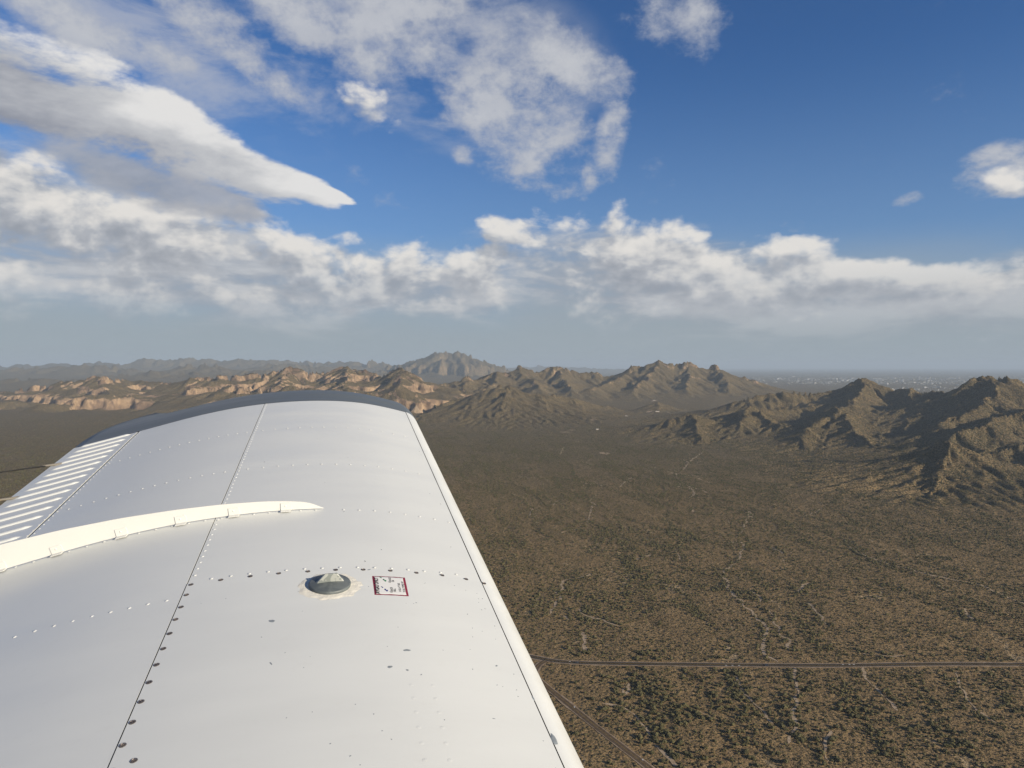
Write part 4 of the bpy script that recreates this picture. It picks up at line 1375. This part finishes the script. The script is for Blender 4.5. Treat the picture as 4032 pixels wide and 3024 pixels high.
def leaf_material(name, c0, c1):
    m, N, b = new_mat(name)
    rnd = N.n('ShaderNodeObjectInfo').outputs['Random']
    tc = N.n('ShaderNodeTexCoord')
    nz = N.noise(tc.outputs['Object'], 7, 3, 0.6)
    c = N.mix(rnd, tuple(c0) + (1,), tuple(c1) + (1,))
    N.put(b.inputs['Base Color'], N.mix(N.math('MULTIPLY', N.ramp(nz, 0.4, 0.7), 0.55), c, tuple(q * 1.5 for q in c1) + (1,)))
    b.inputs['Roughness'].default_value = 0.8
    b.inputs['Specular IOR Level'].default_value = 0.2
    return m


LEAF = leaf_material('desert_foliage', (0.044, 0.041, 0.017), (0.094, 0.083, 0.036))
LEAF_S = leaf_material('dry_brush', (0.062, 0.052, 0.023), (0.118, 0.096, 0.044))
BARK = simple_mat('bark', (0.075, 0.058, 0.043), 0.9)
rs = np.random.RandomState(5)


def scatter(n, y0, y1, umax):
    """points uniform over the ground of the wedge in front of the camera"""
    Y = np.sqrt(rs.rand(n) * (y1 * y1 - y0 * y0) + y0 * y0)
    u = rs.uniform(-0.80, umax, n)
    return u * Y, Y


def near_any(x, y, pts, d):
    """True where a point lies within d of one of pts (grid hash)"""
    cell = {}
    for a, b2 in pts: cell.setdefault((int(a // d), int(b2 // d)), []).append((a, b2))
    out = np.zeros(len(x), bool)
    keys = set((i + di, j + dj) for i, j in cell for di in (-1, 0, 1) for dj in (-1, 0, 1))
    ix, iy = (x // d).astype(int), (y // d).astype(int)
    kk = np.array([i * 100003 + j for i, j in keys])
    cand = np.nonzero(np.isin(ix.astype(np.int64) * 100003 + iy, kk))[0]
    for c in cand:
        for di in (-1, 0, 1):
            for dj in (-1, 0, 1):
                for a, b2 in cell.get((ix[c] + di, iy[c] + dj), ()):
                    if (x[c] - a) ** 2 + (y[c] - b2) ** 2 < d * d: out[c] = True
    return out


def drainage(x, y):
    """0..1, high along shallow drainage lines"""
    dw = x + 40 * perlin(x / 260, y / 260, 31) + 0.18 * y
    a = np.exp(-(perlin(dw / 140, y / 500, 35) / 0.09) ** 2)
    b = np.exp(-(perlin(x / 60 + y / 300, y / 190, 41) / 0.10) ** 2)
    return np.maximum(a, 0.75 * b)


tx_, ty_ = scatter(760000, 600, 4900, 0.95)
dn_ = drainage(tx_, ty_)
prob = 0.08 + 0.52 * sstep(-0.35, 0.40, fbm(tx_ / 190, ty_ / 260, 4, 51)) + 0.30 * dn_
keep = rs.rand(len(tx_)) < prob * (1.05 - 0.92 * sstep(2400, 4900, np.hypot(tx_, ty_))) * np.where(ty_ < 1000, 0.72, 1.0)
tx_, ty_, dn_ = tx_[keep], ty_[keep], dn_[keep]
tsize = (2.0 + 2.8 * rs.rand(len(tx_)) ** 1.7) * (1 + 0.45 * dn_)
# dark, tree-lined gullies
GULLIES = [[(3000, 1930), (3060, 1960), (3120, 2000), (3180, 2030)], [(3215, 2075), (3290, 2115), (3340, 2145), (3365, 2175)], [(3290, 1905), (3310, 1950), (3280, 1985)],
           [(2560, 2250), (2545, 2310), (2585, 2370), (2560, 2420)], [(2640, 2370), (2720, 2400), (2780, 2440)], [(2690, 1900), (2820, 1960), (2950, 1990)], [(3560, 2120), (3640, 2190), (3760, 2250)],
           [(3800, 1960), (3880, 2030), (3960, 2080)], [(2350, 2330), (2330, 2400), (2300, 2450)], [(3150, 2420), (3200, 2500), (3260, 2560)], [(2560, 2680), (2620, 2760), (2700, 2850)], [(3300, 2680), (3380, 2780), (3440, 2880), (3520, 2980)],
           [(3600, 2650), (3640, 2750), (3720, 2860), (3800, 2960)], [(2900, 2640), (2880, 2720), (2920, 2830), (2900, 2940)], [(3900, 2640), (3960, 2740), (4020, 2820)], [(2500, 2150), (2480, 2200), (2510, 2260)], [(2950, 2230), (2990, 2290), (3060, 2330)]]
for gl in GULLIES:
    q = smooth_line(gl, 60)
    gX, gY, _ = ground_pt(q[:, 0], q[:, 1])
    k = rs.randint(0, 60, 110)
    tx_ = np.r_[tx_, gX[k] + rs.normal(0, 9, 110)]; ty_ = np.r_[ty_, gY[k] + rs.normal(0, 9, 110)]
    tsize = np.r_[tsize, 2.8 + 2.8 * rs.rand(110)]
# a line of trees along every wash
wj = wash_xy[rs.randint(0, len(wash_xy), 2600)] + rs.normal(0, 7.0, (2600, 2))
tx_, ty_ = np.r_[tx_, wj[:, 0]], np.r_[ty_, wj[:, 1]]
tsize = np.r_[tsize, 3.0 + 3.2 * rs.rand(len(wj))]
sx2, sy2 = scatter(430000, 600, 2300, 0.95)
keep = rs.rand(len(sx2)) < 0.16 + 0.62 * sstep(-0.35, 0.35, fbm(sx2 / 90, sy2 / 130, 4, 61))
sx2, sy2 = sx2[keep], sy2[keep]
ssize = 0.9 + 1.5 * rs.rand(len(sx2)) ** 1.4
ok = ~near_any(tx_, ty_, road_xy, 12.0) & ~near_any(tx_, ty_, wash_xy, 3.2)
tx_, ty_, tsize = tx_[ok], ty_[ok], tsize[ok]
ok = ~near_any(sx2, sy2, road_xy, 9.0) & ~near_any(sx2, sy2, wash_xy, 3.0)
sx2, sy2, ssize = sx2[ok], sy2[ok], ssize[ok]
tz_ = ground_z(tx_, ty_)
sz_ = ground_z(sx2, sy2)
print('trees', len(tx_), 'brush', len(sx2))

# the 300 trees that show largest: on the open ground right of the wing, nearest first
ppx = CX + F_PX * tx_ / (_cp * ty_ - _sp * (tz_ - CAM_H))
ppy = CY + F_PX * (-(tz_ - CAM_H) * _cp - ty_ * _sp) / (_cp * ty_ - _sp * (tz_ - CAM_H))
wing_edge = 1640 + (ppy - 1673) * (2284 - 1637) / (3021 - 1673)
vis = (ppx > wing_edge + 25) & (ppx < 4020) & (ppy < 3010) & (ppy > 1500)
score = np.where(vis, tsize / np.hypot(ty_, tx_), -1)
order = np.argsort(-score)
near_i = order[:300]
TREES = []
for k in range(5):
    cm = crown_mesh('crown', 100 + k, 2, 0.80 if k < 3 else 0.62, 5, 46)
    cm.materials.append(LEAF)
    r = random.Random(k)
    tv, tf = [], []
    for q in range(3):                                     # forked trunk: three leaning stems
        a = 2.1 * q + r.uniform(0, 1)
        p0, p1 = Vector((0.03 * math.cos(a), 0.03 * math.sin(a), -0.06)), Vector((0.17 * math.cos(a), 0.17 * math.sin(a), 0.34))
        b0 = len(tv)
        for pt, rd_ in ((p0, 0.030), (p0.lerp(p1, .5) + Vector((0, 0, .03)), 0.022), (p1, 0.012)):
            tv += [(pt.x + rd_ * math.cos(6.283 * i / 5), pt.y + rd_ * math.sin(6.283 * i / 5), pt.z) for i in range(5)]
        for lv in range(2):
            tf += [(b0 + lv * 5 + i, b0 + lv * 5 + (i + 1) % 5, b0 + lv * 5 + 5 + (i + 1) % 5, b0 + lv * 5 + 5 + i) for i in range(5)]
    tm = bpy.data.meshes.new('trunk'); tm.from_pydata(tv, [], tf); tm.materials.append(BARK)
    TREES.append((cm, tm))


def hwy_y(px): return np.interp(px, [p[0] for p in HWY], [p[1] for p in HWY])
def side_x(py): return np.interp(py, [p[1] for p in SIDE], [p[0] for p in SIDE])


wash_near = near_any(tx_[near_i], ty_[near_i], wash_xy, 14.0)
for c, i in enumerate(near_i):
    t = empty('desert_tree', (tx_[i], ty_[i], tz_[i]), rs.uniform(0, 6.28))
    sc_ = tsize[i]
    t.scale = (sc_, sc_, sc_ * rs.uniform(0.8, 1.15))
    cm, tm = TREES[rs.randint(0, 5)]
    for nm, me in (('trunk', tm), ('crown', cm)):
        o = bpy.data.objects.new(nm, me); COL.objects.link(o); o.parent = t
    hy_ = float(hwy_y(ppx[i]))
    dr_ = ppy[i] - hy_
    row = ('well beyond' if dr_ < -130 else 'just beyond' if dr_ < 0 else 'just below' if dr_ < 55 else 'a little below' if dr_ < 110 else 'some way below' if dr_ < 165
           else 'well below' if dr_ < 225 else 'far below' if dr_ < 290 else 'furthest below') + ' the highway'
    fr = (ppx[i] - 2150) / (4032 - 2150)
    if dr_ > 0 and ppx[i] < side_x(ppy[i]): colm = 'left of the side road'
    else:
        colm = ('by the junction', 'one tenth along it', 'one fifth along it', 'three tenths along it', 'two fifths along it', 'halfway along it', 'three fifths along it',
                'seven tenths along it', 'four fifths along it', 'nine tenths along it', 'at its right end')[int(np.clip(round(fr * 10), 0, 10))]
    kind_ = ('large dark' if sc_ > 5.6 else 'middling dark' if sc_ > 4.8 else 'small round') + ' desert tree'
    if wash_near[c]: kind_ += ' by wash'
    tag(t, kind_ + ' ' + row + ', ' + colm, 'tree', 'trees ' + row + ' ' + colm)

rest = np.ones(len(tx_), bool); rest[near_i] = False
# everything else: one scatter of instanced low shrubs
protos = []
for k in range(4):
    me = crown_mesh('brush_clump', 200 + k, 1, 0.75, 3, 10)
    me.materials.append(LEAF)
    protos.append(bpy.data.objects.new('brush_clump', me))
for k in range(2):
    me = crown_mesh('brush_clump', 300 + k, 1, 0.7, 2, 6)
    me.materials.append(LEAF_S)
    protos.append(bpy.data.objects.new('brush_clump', me))
P = np.concatenate([np.stack([tx_[rest], ty_[rest], tz_[rest] - 0.05], 1), np.stack([sx2, sy2, sz_ - 0.05], 1)])
S = np.r_[tsize[rest], ssize]
I = np.r_[rs.randint(0, 4, rest.sum()), rs.randint(4, 6, len(sx2))]
me = bpy.data.meshes.new('desert_brush')
me.vertices.add(len(P))
me.vertices.foreach_set('co', P.astype(np.float32).ravel())
for nm, tp, arr in (('size', 'FLOAT', S.astype(np.float32)), ('which', 'INT', I.astype(np.int32)), ('spin', 'FLOAT', (rs.rand(len(P)) * 6.28).astype(np.float32))):
    a = me.attributes.new(nm, tp, 'POINT'); a.data.foreach_set('value', arr)
brush_o = bpy.data.objects.new('desert_brush', me)
COL.objects.link(brush_o)
tag(brush_o, 'low desert shrubs and small trees covering the plain', 'brush', kind='stuff')
ng = bpy.data.node_groups.new('brush_scatter', 'GeometryNodeTree')
ng.interface.new_socket('Geometry', in_out='INPUT', socket_type='NodeSocketGeometry')
ng.interface.new_socket('Geometry', in_out='OUTPUT', socket_type='NodeSocketGeometry')
gi, go = ng.nodes.new('NodeGroupInput'), ng.nodes.new('NodeGroupOutput')
iop = ng.nodes.new('GeometryNodeInstanceOnPoints')
iop.inputs['Pick Instance'].default_value = True
gj = ng.nodes.new('GeometryNodeJoinGeometry')
for ob in reversed(protos):
    oi = ng.nodes.new('GeometryNodeObjectInfo')
    oi.inputs['Object'].default_value = ob
    oi.inputs['As Instance'].default_value = True
    ng.links.new(oi.outputs['Geometry'], gj.inputs[0])


def named(nm, tp):
    nd = ng.nodes.new('GeometryNodeInputNamedAttribute'); nd.data_type = tp
    nd.inputs['Name'].default_value = nm
    return nd.outputs['Attribute']


cz = ng.nodes.new('ShaderNodeCombineXYZ')
ng.links.new(named('spin', 'FLOAT'), cz.inputs[2])
ng.links.new(gi.outputs[0], iop.inputs['Points'])
ng.links.new(gj.outputs[0], iop.inputs['Instance'])
ng.links.new(named('which', 'INT'), iop.inputs['Instance Index'])
ng.links.new(cz.outputs[0], iop.inputs['Rotation'])
ng.links.new(named('size', 'FLOAT'), iop.inputs['Scale'])
ng.links.new(iop.outputs[0], go.inputs[0])
md = brush_o.modifiers.new('scatter', 'NODES')
md.node_group = ng

# ------------------------------------------------------------------ cars on the highway
GLASS = simple_mat('car_glass', (0.02, 0.025, 0.03), 0.1)
TYRE = simple_mat('tyre', (0.015, 0.015, 0.015), 0.9)
RIM = simple_mat('wheel_rim', (0.35, 0.35, 0.36), 0.35, 0.8)
LAMP = simple_mat('headlight_glass', (0.75, 0.75, 0.72), 0.2)
TAIL = simple_mat('tail_light', (0.35, 0.02, 0.02), 0.3)


def wheel_meshes():
    n = 16
    out = []
    for r0, hw, mat, nm in ((0.33, 0.11, TYRE, 'tyre'), (0.20, 0.115, RIM, 'rim')):
        v = [(math.cos(6.283 * i / n) * r, s * hw, math.sin(6.283 * i / n) * r) for s in (-1, 1) for r in (r0 * .9, r0) for i in range(n)]
        f = [(n + i, n + (i + 1) % n, 3 * n + (i + 1) % n, 3 * n + i) for i in range(n)]
        for s in (0, 2): f += [(s * n + i, s * n + (i + 1) % n, s * n + n + (i + 1) % n, s * n + n + i) for i in range(n)]
        f += [tuple(range(n)), tuple(range(2 * n, 3 * n))]
        me = bpy.data.meshes.new(nm); me.from_pydata(v, [], f); me.materials.append(mat)
        out.append((nm, me))
    return out


WH = wheel_meshes()


def car(px, lane, paint, label):
    X, Y, _ = ground_pt([px], [hwy_y(px)])
    i = int(np.argmin(np.hypot(hx - X[0], hy - Y[0])))
    d = math.atan2(hy[i + 1] - hy[i - 1], hx[i + 1] - hx[i - 1])
    x, y = hx[i] - math.sin(d) * lane, hy[i] + math.cos(d) * lane
    e = empty('car', (x, y, float(ground_z(np.array([x]), np.array([y]))[0]) + 0.56), d + (math.pi if lane > 0 else 0))
    tag(e, label, 'car', 'cars on the highway')
    sec = [(-2.25, .55, .75), (-2.2, .35, .95), (-1.7, .28, 1.0), (1.4, .28, .95), (2.1, .32, .82), (2.3, .45, .68)]
    v, f = [], []
    for xx, zb, zt in sec: v += [(xx, -.88, zb), (xx, .88, zb), (xx, .90, (zb + zt) / 2), (xx, .80, zt), (xx, -.80, zt), (xx, -.90, (zb + zt) / 2)]
    for k in range(len(sec) - 1): f += [(k * 6 + j, k * 6 + (j + 1) % 6, k * 6 + 6 + (j + 1) % 6, k * 6 + 6 + j) for j in range(6)]
    f += [(5, 4, 3, 2, 1, 0), tuple(len(v) - 6 + j for j in range(6))]
    mesh_obj('body', v, f, paint, e, False)
    v = [(-1.9, -.74, .96), (1.0, -.74, .94), (1.0, .74, .94), (-1.9, .74, .96), (-1.45, -.60, 1.46), (0.25, -.60, 1.46), (0.25, .60, 1.46), (-1.45, .60, 1.46)]
    fb = box_data(0, 1, 0, 1, 0, 1)[1]
    mesh_obj('cabin_glass', v, fb, GLASS, e)
    v = [(-1.47, -.61, 1.44), (0.27, -.61, 1.44), (0.27, .61, 1.44), (-1.47, .61, 1.44), (-1.35, -.55, 1.50), (0.15, -.55, 1.50), (0.15, .55, 1.50), (-1.35, .55, 1.50)]
    mesh_obj('roof', v, fb, paint, e)
    for wx_ in (-1.4, 1.4):
        for wy_ in (-.80, .80):
            w = empty('wheel', (wx_, wy_, .33)); w.parent = e
            for nm, me in WH:
                o = bpy.data.objects.new(nm, me); COL.objects.link(o); o.parent = w
    for s in (-.6, .6):
        mesh_obj('headlight', *box_data(2.2, 2.32, s - .16, s + .16, .58, .70), LAMP, e)
        mesh_obj('tail_light', *box_data(-2.30, -2.2, s - .16, s + .16, .66, .80), TAIL, e)


car(3015, -1.9, simple_mat('dark_blue_car_paint', (0.02, 0.025, 0.035), 0.25), 'dark car on the highway just right of its middle')
car(2272, -1.9, simple_mat('black_car_paint', (0.012, 0.012, 0.013), 0.25), 'black car on the highway near the road junction')

# ------------------------------------------------------------------ white road signs beside the side road
SIGN_W = simple_mat('white_sign_sheeting', (0.82, 0.82, 0.80), 0.4, 0, 0.05, 3)
POST = simple_mat('galvanised_post', (0.30, 0.30, 0.30), 0.5, 0.7)
for px, py, lab in ((2262, 2790, 'small white sign on a post beside the side road near the junction'), (2531, 2998, 'small white sign on a post beside the side road at the bottom')):
    X, Y, Z = ground_pt([px], [py])
    e = empty('road_sign', (X[0], Y[0], Z[0]), math.radians(-25))
    tag(e, lab, 'sign', 'white signs by the side road')
    mesh_obj('sign_panel', *box_data(-0.75, 0.75, -0.03, 0.0, 1.3, 2.5), SIGN_W, e)
    for s in (-.45, .45): mesh_obj('post', *box_data(s - .05, s + .05, 0.002, 0.08, -0.3, 2.45), POST, e)

# ------------------------------------------------------------------ ranch houses in the valley
WALL = simple_mat('pale_stucco', (0.40, 0.34, 0.27), 0.85)
ROOF = simple_mat('light_metal_roof', (0.42, 0.40, 0.37), 0.5)
PANE = simple_mat('window_pane', (0.03, 0.035, 0.04), 0.1)
DOOR = simple_mat('brown_door', (0.12, 0.07, 0.04), 0.6)


def house(px, py, L, D, H, rz, label):
    X, Y, Z = ground_pt([px], [py])
    e = empty('ranch_house', (X[0], Y[0], Z[0]), rz)
    tag(e, label, 'house', 'ranch houses in the valley')
    mesh_obj('wall', *box_data(-L / 2, L / 2, -D / 2, D / 2, -2, H), WALL, e)
    o = 0.6
    v = [(-L / 2 - o, -D / 2 - o, H + .004), (L / 2 + o, -D / 2 - o, H + .004), (L / 2 + o, D / 2 + o, H + .004), (-L / 2 - o, D / 2 + o, H + .004), (-L / 2 - o, 0, H + D * .22), (L / 2 + o, 0, H + D * .22)]
    mesh_obj('roof', v, [(0, 1, 5, 4), (2, 3, 4, 5), (0, 4, 3), (1, 2, 5), (3, 2, 1, 0)], ROOF, e)
    mesh_obj('door', *box_data(-.6, .6, -D / 2 - .06, -D / 2 - .002, 0, 2.1), DOOR, e)
    for wx_ in (-L * .33, L * .33):
        mesh_obj('window', *box_data(wx_ - 1, wx_ + 1, -D / 2 - .06, -D / 2 - .002, 1.0, 2.2), PANE, e)


for a in ((2352, 1692, 16, 9, 3.8, .2, 'small pale house left of the small dark knoll in the valley'), (2588, 1622, 30, 11, 4, .1, 'longest pale house just below the small dark knoll'),
          (2466, 1640, 18, 9, 3.8, -.3, 'pale house at the end of the dirt track in the valley'), (2575, 1578, 22, 10, 4, .0, 'pale house on bare ground behind the small dark knoll')):
    house(*a)

# ------------------------------------------------------------------ the far town on the plain: too far to count, one mass of small pale buildings and trees
r6 = np.random.RandomState(8)
tv, tf, tm_ = [], [], []
fb = box_data(0, 1, 0, 1, 0, 1)[1]


def block(x, y, w, d, h, rz, mi):
    b0 = len(tv)
    c, s = math.cos(rz), math.sin(rz)
    for q in box_data(-w / 2, w / 2, -d / 2, d / 2, -20, h)[0]:
        tv.append((x + q[0] * c - q[1] * s, y + q[0] * s + q[1] * c, q[2]))
    tf.extend(tuple(b0 + k for k in fc) for fc in fb)
    tm_.extend([mi] * 6)


for _ in range(5200):
    px = r6.uniform(2850, 4350)
    band = r6.rand()
    if band < 0.62: py = r6.normal(1504, 7)
    elif band < 0.85: py = r6.normal(1492, 4)
    else: py = r6.normal(1531, 4); 
    if band >= 0.85: px = r6.uniform(3450, 4100)
    dens = perlin(np.array([px / 60]), np.array([py / 8]), 71)[0]
    if dens < -0.05 + r6.uniform(-.3, .3): continue
    dx, dy, dz = pix_dir(px, py)
    Y = CAM_H / (-dz / dy)
    if not 10500 < Y < 42000: continue
    big = r6.rand() < 0.12
    k = Y / 15000
    w = r6.uniform(38, 80) if big else r6.uniform(11, 24)
    block(float(dx / dy * Y), float(Y), w * k, w * 0.6 * k, (r6.uniform(8, 16) if big else r6.uniform(4, 8)) * (1 + 0.4 * k), r6.uniform(0, 3), 0 if r6.rand() < 0.7 else 1)
me = bpy.data.meshes.new('far_town')
me.from_pydata(tv, [], tf)
me.materials.append(simple_mat('far_white_buildings', (0.30, 0.30, 0.29), 0.7))
me.materials.append(simple_mat('far_tan_buildings', (0.15, 0.135, 0.115), 0.8))
me.polygons.foreach_set('material_index', tm_)
town = bpy.data.objects.new('far_town', me)
COL.objects.link(town)
tag(town, 'far town of small pale buildings spread across the hazy plain', 'town', kind='stuff')

# ------------------------------------------------------------------ the hazy air
zlo, zhi = float(GZ.min()) - 21.0, max(float(GZ.max()), CAM_H) + 12.0
hz_o = mesh_obj('haze', *box_data(-112000, 112000, -112000, 112000, zlo, zhi))
tag(hz_o, 'thin pale blue haze filling the air to the horizon', 'haze', kind='stuff')
mh = bpy.data.materials.new('haze_air')
mh.use_nodes = True
ht = mh.node_tree
ht.nodes.clear()
ho = ht.nodes.new('ShaderNodeOutputMaterial')
pv = ht.nodes.new('ShaderNodeVolumePrincipled')
pv.inputs['Color'].default_value = (0.50, 0.61, 0.74, 1)
pv.inputs['Density'].default_value = 3.2e-5
pv.inputs['Anisotropy'].default_value = 0.0
ht.links.new(pv.outputs[0], ho.inputs['Volume'])
hz_o.data.materials.append(mh)
print('haze box', zlo, zhi)
